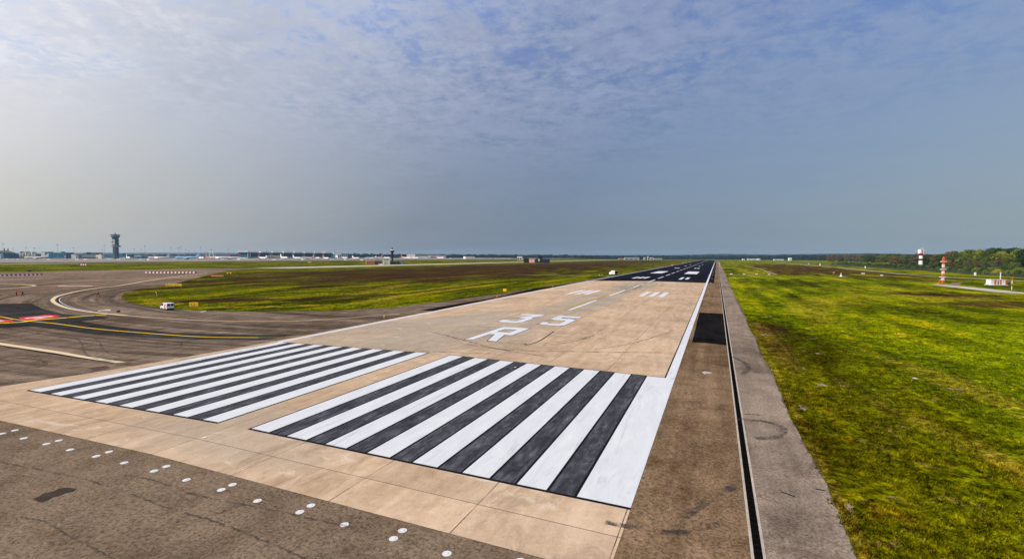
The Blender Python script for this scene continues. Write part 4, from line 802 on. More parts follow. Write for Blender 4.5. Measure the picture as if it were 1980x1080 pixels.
# dark-and-red cluster
bldg('shed', (-383.5, 1046.6), (-372.3, 1051.2), 8, 9.96 - GZ, M['black_metal'], 'leftmost black shed of the dark cluster beyond the infield')
bldg('shed', (-368.7, 1041.9), (-356.5, 1047.0), 8, 8.8 - GZ, M['red_metal'], 'red and white striped shed in the dark cluster beyond the infield', roof=M['white_metal'], bands=[(.1, .3, .1, .8, M['white_metal']), (.45, .6, .1, .8, M['white_metal']), (.75, .9, .1, .8, M['white_metal'])])
bldg('shed', (-362.8, 1066.0), (-355.4, 1069.1), 8, 8.14 - GZ, M['navy'], 'low navy shed right of the striped shed')
bldg('tower_block', (-352.1, 1059.7), (-343.1, 1063.4), 8, 14.86 - GZ, M['black_metal'], 'black tower block with a red top in the dark cluster', roof=M['dark_red_metal'], rt=2, bands=[(.0, .3, .2, .6, M['pale_panel'])])
bldg('shed', (-342.6, 1063.6), (-327.4, 1069.9), 9, 8.82 - GZ, M['navy'], 'wide navy shed with pale roof at the right of the dark cluster', roof=M['grey_wall'], bands=wins(4, 1, M['black_metal']))
# distant pale works beside the runway horizon
for (a, b, v, l) in [((-391.1, 2290.8), (-368.7, 2300.2), 6.49, 'small reddish shed, leftmost of the distant works by the runway'), ((-372.8, 2352.7), (-308.7, 2379.4), 10.15, 'long pale warehouse among the distant works by the runway'), ((-280.1, 2337.1), (-274.5, 2339.4), 11.54, 'narrow white silo right of the long pale warehouse'), ((-266.8, 2364.3), (-263.7, 2365.7), 15.22, 'thin grey stack between the distant white blocks'), ((-253.3, 2348.3), (-240.9, 2353.5), 10.86, 'white cube right of the thin grey stack'), ((-244.6, 2406.2), (-208.0, 2421.4), 7.14, 'low grey strip shed at the right of the distant works')]:
    bldg('distant_building', a, b, 12, v - GZ, M['concrete_wall'] if 'red' not in l else M['orange_wall'], l, roof=M['roof_pale'], bands=wins(3, 1))
for (a, b, v, l) in [((146.7, 2515.2), (155.7, 2518.9), 5.03, 'tiny white hut, leftmost of those right of the runway end'), ((169.1, 2524.6), (209.4, 2541.4), 5.83, 'low white hall beyond the brown field right of the runway end'), ((210.0, 2487.4), (218.8, 2491.1), 6.98, 'small white cube right of the low white hall'), ((272.5, 2459.3), (311.1, 2475.3), 4.48, 'long low pale hut beyond the brown field'), ((307.4, 2256.8), (317.1, 2260.9), 11.02, 'white domed hut standing alone before the blue woods')]:
    bldg('distant_building', a, b, 8, v - GZ, M['white_metal'], l, roof=M['white_metal'], bands=wins(2, 1, M['grey_wall']))

# orange shed and station building under the watchtower
bldg('shed', (-526.7, 661.4), (-516.6, 671.0), 9, 5.53 - GZ, M['orange_wall'], 'bright orange flat-roofed shed beside the parallel taxiway', roof=M['roof_pale'], rt=.5, bands=[(.12, .17, .0, .7, M['roof_dark'])])
bldg('shed', (-519.4, 675.3), (-511.9, 678.4), 8, 3.93 - GZ, M['purple'], 'dark purple lean-to between the orange shed and the white station', roof=M['roof_dark'])
bldg('station_building', (-506.9, 680.5), (-495.5, 685.3), 10, 5.31 - GZ, M['pale_panel'], 'white two-storey station building at the foot of the black watchtower', roof=M['pale_panel'], bands=wins(4, 2, DG, .15, .85), extra=lambda t_, L, h: mesh('roof_unit', B((0, 1.6, 0, 3, h + .6, h + 1.8), (L - 1.8, L, 0, 3, h + .6, h + 1.8)), M['white_metal'], t_))
bldg('station_annex', (-500.4, 694.0), (-480.9, 702.2), 10, 4.98 - GZ, M['grey_wall'], 'grey annex with dark windows right of the white station building', roof=M['grey_wall'], bands=wins(7, 1, G_, fill=.6, z0=.1, z1=1.2))
for (xy, l, s) in [((-483.4, 674.0), 'dark bush, left one in front of the grey annex', 2.4), ((-478.5, 676.1), 'dark bush, middle one in front of the grey annex', 2.0), ((-472.7, 678.5), 'dark bush, right one in front of the grey annex', 2.3)]: exec_late.append((xy, l, s))

# watchtower (near)
def watchtower():
    dep = 900; xy = (-515.7, 720.2); zt = lambda v: 0; t_ = thing('watchtower', (xy[0], xy[1], GZ), RZ0, 'black slender watchtower with a red and white top above the station building', 'tower'); k_ = dep / 17.2240 * 36 / 1980
    z1, z2, z3, z4, z5 = 19.21 - GZ, 21.39 - GZ, 24.43 - GZ, 25.95 - GZ, 29.65 - GZ
    bm = bmesh.new(); tube(bm, (0, 0, 0), (0, 0, z1), 1.7, 1.5, 12); mesh('shaft', bm, M['black_metal'], t_)
    bm = bmesh.new(); lathe(bm, [(1.6, z1), (3.0, z2), (4.0, z3 - .8), (4.0, z3)], 12); mesh('cabin', bm, M['dark_glass'], t_)
    bm = bmesh.new(); lathe(bm, [(4.3, z3 + .01), (4.3, z3 + .5), (1.6, z4)], 12); mesh('roof', bm, M['pale_panel'], t_)
    bm = bmesh.new(); lathe(bm, [(.7, z4), (1.3, (z4 + z5) / 2), (1.2, z5 - .6), (.3, z5)], 12); mesh('radome', bm, M['dark_red_metal'], t_)
    bm = bmesh.new(); tube(bm, (0, 0, z5), (0, 0, z5 + 3), .12, .05, 6); mesh('antenna', bm, M['grey_metal'], t_)
watchtower()
def control_tower():
    xy = (-1679.8, 901.6); g0 = terr(xy[0]); t_ = thing('control_tower', (xy[0], xy[1], g0), RZ0 + R(12), 'tall blue-grey control tower with a wide flared cab, tallest thing on the left skyline', 'control tower')
    zr0, zr1, zb1, zn, zc0, zc1, zc2, zc3, za = 41.72 - g0, 46.51 - g0, 67.6 - g0, 69.52 - g0, 70.79 - g0, 75.27 - g0, 76.23 - g0, 79.42 - g0, 85.97 - g0
    bm = bmesh.new(); lathe(bm, [(7.6, 0), (7.4, zr0)], 8, mtx=Matrix.Rotation(R(22.5), 4, 'Z')); mesh('lower_shaft', bm, M['tower_blue'], t_)
    bm = bmesh.new()
    for a in (-60, -90, -120): tube(bm, (7.4 * math.cos(R(a)), 7.4 * math.sin(R(a)), 0), (7.4 * math.cos(R(a)), 7.4 * math.sin(R(a)), zr0), .5, .5, 6)
    mesh('rib', bm, M['grey_metal'], t_)
    bm = bmesh.new(); lathe(bm, [(9.0, zr0 + .01), (11.0, zr0 + 1.2), (11.0, zr1)], 12); mesh('platform', bm, M['grey_metal'], t_)
    bm = bmesh.new(); lathe(bm, [(8.3, zr1 + .01), (8.3, zb1), (7.6, zn)], 8, mtx=Matrix.Rotation(R(22.5), 4, 'Z')); mesh('upper_shaft', bm, M['tower_blue'], t_)
    mesh('white_panel', B((-6.6, 2.2, -8.9, -7.4, zr1 + 2, zb1 - 3)), M['pale_panel'], t_); mesh('emblem', B((-5.6, -1.2, -9.0, -8.91, zr1 + 7, zb1 - 7.5)), M['grey_wall'], t_)
    mesh('service_bridge', B((9, 14, -2, 2, zr0 + .5, zr0 + 3.5)), M['tower_blue'], t_)
    bm = bmesh.new(); lathe(bm, [(7.5, zn + .01), (11.2, zc0 + 1.5), (11.4, zc1)], 12); mesh('lower_cab', bm, M['tower_blue'], t_)
    bm = bmesh.new(); lathe(bm, [(11.8, zc1 + .01), (11.8, zc2)], 12); mesh('cab_ring', bm, M['pale_panel'], t_)
    bm = bmesh.new(); lathe(bm, [(11.0, zc2 + .01), (12.2, zc3 - .8)], 12); mesh('cab_glass', bm, M['dark_glass'], t_)
    bm = bmesh.new(); lathe(bm, [(12.6, zc3 - .79), (12.6, zc3), (4, zc3 + .8)], 12); mesh('cab_roof', bm, M['tower_blue'], t_)
    bm = bmesh.new(); lathe(bm, [(1.5, zc3 + .8), (1.5, za - 1.5), (2.2, za - 1), (.4, za)], 8); mesh('antenna', bm, M['grey_metal'], t_)
control_tower()

# ---------------------------------------------------------------- masts
def mast(xy, h, label, head=2.4, group=None, two=False):
    h -= terr(xy[0]) - GZ; t_ = thing('floodlight_mast', (xy[0], xy[1], terr(xy[0])), RZ0, label, 'mast', group)
    bm = bmesh.new(); tube(bm, (0, 0, 0), (0, 0, h), .45, .22, 6); mesh('pole', bm, M['grey_metal'], t_)
    bm = bmesh.new(); lathe(bm, [(head * .5, h - 1.0), (head, h - .6), (head, h), (head * .3, h + .5)], 8); mesh('lamp_ring', bm, M['roof_dark'], t_); return t_
ML = [(((-1980.9, 759.6)), 50.98, 'tallest floodlight mast at the very left of the skyline'), (((-2085.3, 824.5)), 38.05, 'short mast right of the two chimneys'), (((-2098.4, 862.5)), 42.21, 'mast rising behind the middle silo'), (((-2072.8, 873.1)), 40.53, 'mast rising behind the rightmost silo'),
 (((-1827.2, 823.8)), 48.41, 'tall mast in front of the blue office block'), (((-1963.5, 929.6)), 41.78, 'mast behind the cream box building'), (((-1932.1, 996.9)), 36.55, 'shorter of the two masts left of the control tower'), (((-1752.6, 909.2)), 47.55, 'taller of the two masts left of the control tower'),
 (((-1885.1, 1070.8)), 38.36, 'first mast right of the control tower'), (((-1753.7, 1017.1)), 36.07, 'second mast right of the control tower'), (((-1580.2, 926.8)), 44.59, 'third and tallest mast right of the control tower'), (((-1609.9, 1022.9)), 42.28, 'mast above the gap between the two blue airliners'),
 (((-1587.5, 1032.3)), 41.31, 'left mast of the pair at the nose of the sky blue airliner'), (((-1560.1, 1022.0)), 42.97, 'right mast of the pair at the nose of the sky blue airliner'), (((-1664.7, 1108.5)), 36.14, 'mast over the middle of the sky blue airliner'), (((-1703.5, 1146.6)), 32.96, 'short mast over the rear of the sky blue airliner'),
 (((-1520.6, 1060.2)), 42.44, 'mast over the second orange-tailed airliner'), (((-1649.8, 1169.0)), 29.56, 'short mast just left of the white gantry'), (((-1528.0, 1165.6)), 38.53, 'mast between the gantry and the glass terminal'), (((-1577.6, 1361.8)), 40.39, 'mast on the skyline over the left part of the terminal'), (((-1540.2, 1431.6)), 40.02, 'mast on the skyline over the middle of the terminal')]
for xy, h, l in ML: mast(xy, h - GZ, l)
# white A-shaped gantry
t_ = thing('gantry', (*(-1583.5, 1142.4), terr(-1200)), RZ0, 'white A-shaped gantry standing among the orange-tailed airliners', 'gantry'); h = 35.39 - terr(-1200)
for s in (-1, 1): bm = bmesh.new(); tube(bm, (s * 9, 0, 0), (s * 2.5, 0, h), 1.2, .9, 6); mesh('leg', bm, M['white_metal'], t_)
mesh('crossbeam', B((-3.5, 3.5, -1.5, 1.5, h - 1, h + 1)), M['grey_wall'], t_)
# striped masts and boards on the left green band
def striped_pole(name, xy, h, w, n, label, z0=GZ, c1='red_metal', cat='mast'):
    t_ = thing(name, (xy[0], xy[1], z0), RZ0, label, cat)
    for i in range(n): bm = bmesh.new(); tube(bm, (0, 0, h * i / n), (0, 0, h * (i + 1) / n - .002), w, w, 8); mesh('band', bm, M[c1] if i % 2 == 0 else M['white_metal'], t_)
    return t_
xy = (-701.4, 317.3); striped_pole('striped_mast', xy, 14.87 - terr(xy[0]), .5, 7, 'red and white striped mast on the green strip left of the control tower', terr(xy[0]))
xy = (-697.6, 405.7); striped_pole('striped_mast', xy, 10.65 - terr(xy[0]), .45, 5, 'short red and white striped mast on the green strip right of the all-white airliner', terr(xy[0]))
def board(name, xy, w, h, leg, rz, m, label, cat='sign', cells=0, alt=None, marks=None, th=.18):
    t_ = thing(name, at(xy), rz, label, cat)
    n = max(1, cells)
    for i in range(n):
        mm = m if (alt is None or i % 2 == 0) else alt
        mesh('panel', B((-w / 2 + w * i / n, -w / 2 + w * (i + 1) / n - (.03 if n > 1 else 0), -th / 2, th / 2, leg, leg + h)), mm, t_)
    if marks:
        for (x0, x1, z0, z1) in marks: bm = bmesh.new(); box(bm, -w / 2 + w * x0, -w / 2 + w * x1, -th / 2 - .03, -th / 2 - .004, leg + h * z0, leg + h * z1); mesh('letter_stroke', bm, M['black_metal'], t_)
    for x in ((-w / 2 + .2, w / 2 - .2) if w < 4 else (-w / 2 + .3, 0, w / 2 - .3)): bm = bmesh.new(); tube(bm, (x, 0, 0), (x, 0, leg), .06, .06, 6); mesh('leg', bm, M['grey_metal'], t_)
    return t_
lett = [(.06, .10, .2, .8), (.14, .22, .2, .32), (.14, .16, .2, .8), (.28, .31, .2, .8), (.36, .44, .68, .8), (.40, .42, .2, .8), (.55, .57, .2, .8), (.60, .67, .45, .57), (.74, .76, .2, .8), (.80, .92, .44, .56)]
board('taxiway_sign', (-181.19, 111.99), 6.6, .95, .9, RZ0 + R(3), M['yellow_board'], 'long yellow sign board at the tip of the grass island', cells=4, marks=lett)
board('taxiway_sign', (-96.40, 62.78), 2.2, 1.05, .12, RZ0 + R(8), M['yellow_board'], 'yellow sign board in the grass just right of the white van', cells=2, marks=[(.2, .25, .2, .8), (.3, .42, .2, .3), (.55, .6, .15, .85), (.7, .85, .45, .55)], th=.3)
board('warning_board', (-276.55, 202.00), 8.5, .85, .15, RZ0 - R(2), M['orange_wall'], 'long low orange board lying on the grass near the taxiway bend')
board('taxiway_sign', (-319.42, 243.48), 3.4, .95, .1, RZ0, M['yellow_board'], 'yellow sign with a black centre at the top of the grass island', cells=3, alt=M['black_metal'])
board('taxiway_sign', (-41.62, 147.76), 1.3, 1.0, .25, RZ0 - R(10), M['yellow_board'], 'small square yellow sign in the grass beside the left runway shoulder', th=.5)
board('mandatory_sign', (-633.7, 302.2), 6.4, 1.9, .4, RZ0, M['white_metal'], 'red and white board standing on the far green strip left of the control tower', cells=5, alt=M['red_metal'])
for (xy, l) in [((-32.59, 807.21), 'yellow marker board left of the runway in the distance, nearer one'), ((-34.55, 1099.30), 'yellow marker board left of the runway in the distance, farther one'), ((38.28, 774.56), 'yellow marker board right of the runway in the distance')]: board('marker_board', xy, 1.6, 1.1, .2, RZ0 - R(10), M['yellow_board'], l)
board('marker_board', (39.36, 1039.75), 2.4, 1.6, .2, RZ0, M['white_metal'], 'white board right of the runway in the distance')
# post in the island, dark lump and cabinet on the taxiway
t_ = thing('windsock_post', at((-145.15, 83.08)), RZ0, 'thin pale post leaning in the grass behind the white van', 'post'); bm = bmesh.new(); tube(bm, (0, 0, 0), (-.15, 0, 1.0), .06, .05, 6); mesh('pole', bm, M['pale_panel'], t_); bm = bmesh.new(); tube(bm, (-.15, 0, 1.0), (-.45, 0, 1.25), .12, .08, 8); mesh('lamp_head', bm, M['pale_panel'], t_); bm = bmesh.new(); lathe(bm, [(.25, 0), (.25, .06)], 12); mesh('foot', bm, M['curb'], t_)
t_ = thing('equipment_bag', at((-99.86, 46.51)), RZ0, 'black equipment bag lying on the taxiway left of the white van', 'bag'); bm = bmesh.new(); lathe(bm, [(.30, 0), (.42, .12), (.40, .38), (.25, .52)], 10, mtx=Matrix.Diagonal((1.15, .6, .8, 1))); mesh('bag_body', bm, M['dark_cloth'], t_, True); mesh('handle', B((-.2, .2, -.03, .03, .40, .47)), M['black_metal'], t_)
t_ = thing('tool_case', at((-205.22, 71.23)), RZ0, 'small brown case on the taxiway between the two people at left', 'case'); mesh('case_body', B((-.2, .2, -.12, .12, .01, .26)), M['roof_dark'], t_); mesh('handle', B((-.07, .07, -.02, .02, .26, .31)), M['black_metal'], t_)
t_ = thing('marker_light', at((-523.51, 208.03)), RZ0, 'small black box light at the edge of the far green strip', 'light'); mesh('housing', B((-1.2, 1.2, -.5, .5, .1, 1.2)), M['black_metal'], t_); mesh('foot', B((-.8, .8, -.3, .3, 0, .1)), M['grey_metal'], t_)

# ---------------------------------------------------------------- barriers
def barrier_row(a, b, n, wseg, where):
    a, b = Vector(a), Vector(b); d = (b - a).normalized(); L = (b - a).length; rz = math.atan2(d.y, d.x); protos = {}
    for i in range(n):
        p = a + d * (L * (i + .5) / n); red = i % 2 == 1; key = red
        if key not in protos:
            t_ = thing('barrier', (0, 0, 0)); l = L / n * .96; bm = bmesh.new()
            pr = [(-.42, 0), (.42, 0), (.40, .22), (.16, .45), (.12, .98), (-.12, .98), (-.16, .45), (-.40, .22)]
            aa = [bm.verts.new((-l / 2, y, z)) for y, z in pr]; bb = [bm.verts.new((l / 2, y, z)) for y, z in pr]
            for k in range(8): bm.faces.new((aa[k], aa[(k + 1) % 8], bb[(k + 1) % 8], bb[k]))
            bm.faces.new(aa[::-1]); bm.faces.new(bb); bmesh.ops.recalc_face_normals(bm, faces=bm.faces[:])
            mesh('barrier_body', bm, M['dark_red_metal'] if red else M['white_metal'], t_); protos[key] = t_; KIDS[t_.name] = list(t_.children); o = t_
        else: o = copy_tree(protos[key])
        o.location = (p.x, p.y, GZ + .012); o.rotation_euler.z = rz
        tag(o, '%s plastic barrier segment in the %s row across the taxiway' % ('dark red' if red else 'white', where), 'barrier', '%s barriers of the %s row' % ('red' if red else 'white', where))
barrier_row((-415.41, 141.92), (-412.05, 168.31), 24, 2, 'nearer left')
barrier_row((-393.34, 225.90), (-357.03, 243.27), 28, 2, 'farther')

# ---------------------------------------------------------------- right side equipment
def papi(xy, l):
    t_ = thing('approach_light_box', at(xy, terr(xy[0]) + .02), RZ0 - R(23), l, 'light'); mesh('housing', B((-.9, .9, -.9, .9, .35, 1.05)), M['orange_metal'], t_); mesh('lens', B((-.7, .7, -.93, -.903, .45, .95)), M['head_glass'], t_)
    for x in (-.7, .7): bm = bmesh.new(); tube(bm, (x, 0, 0), (x, 0, .35), .06, .06, 6); mesh('leg', bm, M['grey_metal'], t_)
for xy, l in [((44.64, 390.56), 'orange approach light box, nearest the runway of four on the pale strip'), ((53.64, 392.53), 'orange approach light box, second of four from the runway'), ((62.20, 391.79), 'orange approach light box, third of four from the runway'), ((70.66, 391.11), 'orange approach light box, farthest from the runway of four')]: papi(xy, l)
def lattice_mast():
    xy = (142.33, 294.29); dep = (Vector((*xy, 0)) - c_).dot(f_); k_ = dep * 36 / 1980 / cd.lens
    t_ = thing('antenna_mast', at(xy), RZ0, 'orange and white antenna mast with three white platforms, nearest one at right', 'mast')
    H_ = 50.5 * k_; n = 8; w = 2.3 * k_
    for i in range(n):
        z0, z1 = H_ * i / n, H_ * (i + 1) / n; bm = bmesh.new()
        ww = w * (1.15 - .25 * i / n)
        for sx in (-1, 1):
            for sy in (-1, 1): tube(bm, (sx * ww * .5, sy * ww * .5, z0), (sx * ww * .5, sy * ww * .5, z1), .12, .12, 4)
            tube(bm, (sx * ww * .5, -ww * .5, z0), (-sx * ww * .5, -ww * .5, z1), .09, .09, 4); tube(bm, (-ww * .5, sx * ww * .5, z0), (-ww * .5, -sx * ww * .5, z1), .09, .09, 4)
        tube(bm, (0, 0, z0), (0, 0, z1), ww * .30, ww * .30, 8); mesh('lattice_section', bm, M['orange_metal'] if i in (0, 2, 4, 7, 6) else M['white_metal'], t_)
    bm = bmesh.new(); lathe(bm, [(w * .45, H_), (w * .40, H_ + 1.1 * k_), (.05, H_ + 2.6 * k_)], 10); mesh('top_lamp', bm, M['orange_metal'], t_)
    for v in (535.6, 521, 506): z = (548.5 - v) * k_; mesh('platform', B((-5 * k_, 5 * k_, -w * .8, w * .8, z, z + .30)), M['white_metal'], t_)
    for dx, dy in ((-12.5, -3), (6, 2), (-3, 8)):
        bm = bmesh.new(); tube(bm, (dx * k_ * .45, dy * k_ * .45, 7.5 * k_), (0, 0, 12 * k_), .10, .10, 6); mesh('strut', bm, M['white_metal'], t_)
        bm = bmesh.new(); tube(bm, (dx * k_, dy * k_, 0), (dx * k_ * .45, dy * k_ * .45, 7.5 * k_), .12, .10, 6); tube(bm, (dx * k_ - .5, dy * k_, 0), (dx * k_ + .5, dy * k_, 0), .2, .2, 6); mesh('strut', bm, M['orange_metal'], t_)
lattice_mast()
def radar_tower():
    xy = (249.1, 670.5); k_ = .64; t_ = thing('radar_tower', (xy[0], xy[1], GZ), RZ0, 'red and white banded radar tower with a dish, rising over the hedge at right', 'tower'); zz = [0, 9.53, 11.89, 15.19, 17.79]
    for i in range(4): bm = bmesh.new(); lathe(bm, [(2.0 - .08 * i, zz[i] + (.6 if i else 0)), (1.95 - .08 * i, zz[i + 1] + .6 - .005)], 8); mesh('tower_section', bm, M['white_metal'] if i % 2 == 0 else M['dark_red_metal'], t_)
    z4 = zz[4] + .6; z5 = 22.4 + .6
    mesh('cabin', B((-2.3, 1.6, -1.9, 1.9, z4, z5 - .3)), M['white_metal'], t_); mesh('cabin_stripe', B((-1.0, .25, -1.96, -1.903, z4 + .3, z5 - .5)), M['red_metal'], t_)
    bm = bmesh.new(); lathe(bm, [(1.5, 0), (1.25, .3), (.6, .55), (.1, .6)], 14, mtx=Matrix.Translation((2.7, -.6, z5 - 1.4)) @ Matrix.Rotation(R(60), 4, 'Y')); mesh('dish', bm, M['white_metal'], t_)
    mesh('dish_arm', B((1.61, 2.8, -.9, -.4, z5 - 2.7, z5 - 1.7)), M['red_metal'], t_)
    for x, hh in ((-2.0, 1.4), (-.6, 1.6), (1.4, 2.8)): bm = bmesh.new(); tube(bm, (x, 0, z5 - .3), (x, 0, z5 + hh), .10, .06, 6); mesh('antenna', bm, M['white_metal'], t_)
radar_tower()
def shelter():
    A_, B_ = Vector((159.67, 289.32)), Vector((166.90, 292.59)); L = (B_ - A_).length; k_ = L / 30; t_ = thing('equipment_shelter', at(tuple(A_)), RZ0, 'orange and white striped equipment shelter beside the pale path at right', 'shelter'); h = 10 * k_
    for a, b, m in ((0, .2, 'white_metal'), (.2, .34, 'orange_metal'), (.34, .56, 'white_metal'), (.56, .67, 'orange_metal'), (.67, .9, 'white_metal'), (.9, 1, 'orange_metal')): mesh('wall_panel', B((L * a, L * b - .01, 0, 2.6, .2, h)), M[m], t_)
    mesh('roof', B((-.15, L + .15, -.15, 2.75, h + .005, h + .18)), M['pale_panel'], t_); mesh('foundation', B((-.6, L + .3, -.3, 2.9, 0, .195)), M['white_metal'], t_)
    mesh('door', B((L * .40, L * .50, -.05, -.004, .25, h * .85)), M['grey_metal'], t_); mesh('air_unit', B((-.9, -.01, .5, 1.8, .2, h * .45)), M['white_metal'], t_); mesh('side_box', B((L + .01, L + .9, .3, 2.0, h * .45, h * .95)), M['orange_metal'], t_)
    t2 = thing('fuel_tank', at((170.32, 299.12)), RZ0, 'dark blue round tank standing at the right end of the striped shelter', 'tank'); bm = bmesh.new(); lathe(bm, [(.7 * k_ * 3, 0), (.75 * k_ * 3, .3), (.75 * k_ * 3, 4.2 * k_), (.4 * k_ * 3, 5 * k_)], 14); mesh('tank_body', bm, M['navy'], t2, True); mesh('valve', B((-.2, .2, -.2, .2, 5 * k_, 5 * k_ + .4)), M['grey_metal'], t2)
    t3 = thing('pole', at((187.12, 347.87)), 0, 'plain white pole rising behind the striped shelter', 'pole'); bm = bmesh.new(); tube(bm, (0, 0, 0), (0, 0, 15 * k_ * 1.2), .22, .2, 8); mesh('shaft', bm, M['white_metal'], t3); bm = bmesh.new(); lathe(bm, [(.22, 15 * k_ * 1.2), (.26, 15 * k_ * 1.2 + .2), (.05, 15 * k_ * 1.2 + .4)], 8); mesh('cap', bm, M['white_metal'], t3)
shelter()
xy = (141.35, 227.41); striped_pole('striped_post', xy, 28 * ((Vector((*xy, 0)) - c_).dot(f_)) / 947.3, .10, 5, 'thin orange and white striped post standing on the pale path near the right edge', terr(xy[0]), 'orange_metal', 'post')
for (xy, h, w, l) in [((215.67, 453.55), 2.4, 1.0, 'white cabinet standing against the fence between the mast and the shelter'), ((208.37, 721.37), 2.6, .8, 'white cabinet by the fence far down the right side'), ((195.53, 940.32), 3.2, 1.4, 'white cabinet beside the perimeter road far away'), ((198.56, 1071.89), 2.0, 1.4, 'small white box on the grass beside the perimeter road'), ((145.56, 457.77), .8, 2.2, 'low white box in the dark grass in front of the perimeter road'), ((147.49, 415.92), .7, 1.3, 'low grey box in the brown grass at right'), ((124.29, 454.52), 1.6, .8, 'straw-coloured post in the brown field at right')]:
    t_ = thing('cabinet', at(xy), RZ0, l, 'cabinet'); mesh('cabinet_body', B((-w / 2, w / 2, -.4, .4, .1, h)), M['white_metal'] if 'straw' not in l else M['yellow_old'], t_); mesh('plinth', B((-w / 2 - .1, w / 2 + .1, -.5, .5, 0, .095)), M['curb'], t_); mesh('lid', B((-w / 2 - .06, w / 2 + .06, -.46, .46, h + .002, h + .1)), M['pale_panel'], t_)
t_ = thing('wind_cone', at((115.68, 385.20)), RZ0, 'small white cone on a pale pad in the middle of the right grass', 'marker'); bm = bmesh.new(); lathe(bm, [(.9, 0), (.75, .3), (.25, 1.2), (.2, 2.4), (.1, 2.7)], 10); mesh('cone', bm, M['white_metal'], t_); mesh('pad', B((-4, 4, -1.2, 1.2, .0, .05)), M['road'], t_)
t_ = thing('manhole', at((54.69, 41.58)), 0, 'small white round cover lying in the bright grass at right', 'cover'); bm = bmesh.new(); lathe(bm, [(.22, 0), (.22, .08), (.18, .1)], 14); mesh('cover', bm, M['white_metal'], t_); bm = bmesh.new(); lathe(bm, [(.30, 0), (.30, .04)], 14); mesh('frame', bm, M['curb'], t_)
t_ = thing('marker_hut', (*(403.0, 1374.7), GZ), RZ0, 'cream hut on the pale strip below the russet trees', 'hut'); mesh('wall', B((-3.5, 3.5, 0, 4, 0, 2.8)), mat('cream_wall', (.65, .60, .38)), t_); mesh('roof', B((-3.8, 3.8, -.3, 4.3, 2.81, 3.1)), M['roof_pale'], t_)
t_ = thing('lamp_post', (*(311.9, 848.6), GZ), 0, 'pale thin lamp post before the trees beside the radar tower', 'lamp post'); bm = bmesh.new(); tube(bm, (0, 0, 0), (0, 0, 8), .14, .08, 6); mesh('pole', bm, M['grey_metal'], t_); mesh('lamp', B((-.6, .6, -.2, .2, 8, 8.3)), M['pale_panel'], t_)

# ---------------------------------------------------------------- fence: posts, rails and mesh, one thing
FP = [(221, 1600), (221, 1015), (224, 760), (226, 653), (231, 572), (230, 491), (226, 412), (232, 360), (250, 300), (300, 250)]
ft = thing('perimeter_fence', (226, 412, GZ), 0, 'long dark perimeter fence of thin posts and mesh along the right of the airfield', 'fence')
bm = bmesh.new(); bp_ = bmesh.new(); pts = []
for a, b in zip(FP, FP[1:]):
    a, b = Vector(a), Vector(b); n = max(1, int((b - a).length / 3.0))
    for i in range(n): pts.append(a + (b - a) * i / n)
off = Vector((226, 412))
posts_m = mat('fence_post', (.16, .16, .16), rough=.7)
pr = pts
mesh_bm = bmesh.new()
for a, b in zip(pr, pr[1:]):
    a2, b2 = a - off, b - off
    for z in (.25, 1.1, 1.95): tube(bm, (a2.x, a2.y, z), (b2.x, b2.y, z), .03, .03, 4)
    v = [mesh_bm.verts.new(q) for q in ((a2.x, a2.y, .05), (b2.x, b2.y, .05), (b2.x, b2.y, 2.3), (a2.x, a2.y, 2.3))]; mesh_bm.faces.new(v)
mesh('rail', bm, M['fence_wire'], ft)
fm_ = bpy.data.materials.new('wire_mesh'); fm_.use_nodes = True; n_ = NT(fm_.node_tree); bs_ = fm_.node_tree.nodes['Principled BSDF']; bs_.inputs['Base Color'].default_value = (.03, .03, .03, 1)
bs_.inputs['Alpha'].default_value = .55; mesh('wire_mesh', mesh_bm, fm_, ft)
shown = [p for p in pr if p.y < 1000][::-1][:96]; pm0 = None
for p in shown:
    q = p - off
    if pm0 is None: b_ = bmesh.new(); tube(b_, (0, 0, 0), (0, 0, 2.5), .07, .07, 5); o = mesh('post', b_, posts_m, ft); pm0 = o.data
    else: o = link('post', pm0, None, ft)
    o.location = (q.x, q.y, 0)
b_ = bmesh.new()
for p in pr:
    if p not in shown: q = p - off; tube(b_, (q.x, q.y, 0), (q.x, q.y, 2.5), .07, .07, 5)
o = mesh('far_posts', b_, posts_m, ft); o['kind'] = 'stuff'

# ---------------------------------------------------------------- trees
def crown_mesh(seed, w, h, n, ls, m, low=.18, lobes=9, dens=.75):
    rnd = random.Random(seed); V, Fc = [], []; L = []
    for i in range(lobes):
        a = rnd.uniform(0, 6.28); r = rnd.uniform(0, .62) * w / 2; z = h * rnd.uniform(low + .16, .86); rr = rnd.uniform(.20, .34) * w * (1.1 - .35 * z / h)
        L.append(((r * math.cos(a), r * math.sin(a), z), rr))
    L.append(((0, 0, h * .86), .17 * w)); L.append(((0, 0, h * .5), .34 * w))
    for i in range(n):
        c, rr = rnd.choice(L); d = Vector((rnd.gauss(0, 1), rnd.gauss(0, 1), rnd.gauss(0, 1))).normalized(); rad = rr * (dens + (1 - dens) * rnd.random()) * rnd.uniform(.85, 1.12)
        p = Vector(c) + Vector((d.x, d.y, d.z * .85)) * rad
        if p.z < h * low * .8: continue
        nn = (d + Vector((rnd.gauss(0, .5), rnd.gauss(0, .5), rnd.gauss(0, .5) + .2))).normalized(); s = nn.orthogonal().normalized(); t_ = nn.cross(s); ang = rnd.uniform(0, 6.28); s, t_ = s * math.cos(ang) + t_ * math.sin(ang), -s * math.sin(ang) + t_ * math.cos(ang)
        q = ls * rnd.uniform(.6, 1.3); b = len(V)
        V.extend([p - s * q, p - t_ * q * .55, p + s * q, p + t_ * q * .6]); Fc.append((b, b + 1, b + 2, b + 3))
    me = bpy.data.meshes.new('crown'); me.from_pydata([tuple(v) for v in V], [], Fc); me.update(); me.materials.append(m); return me
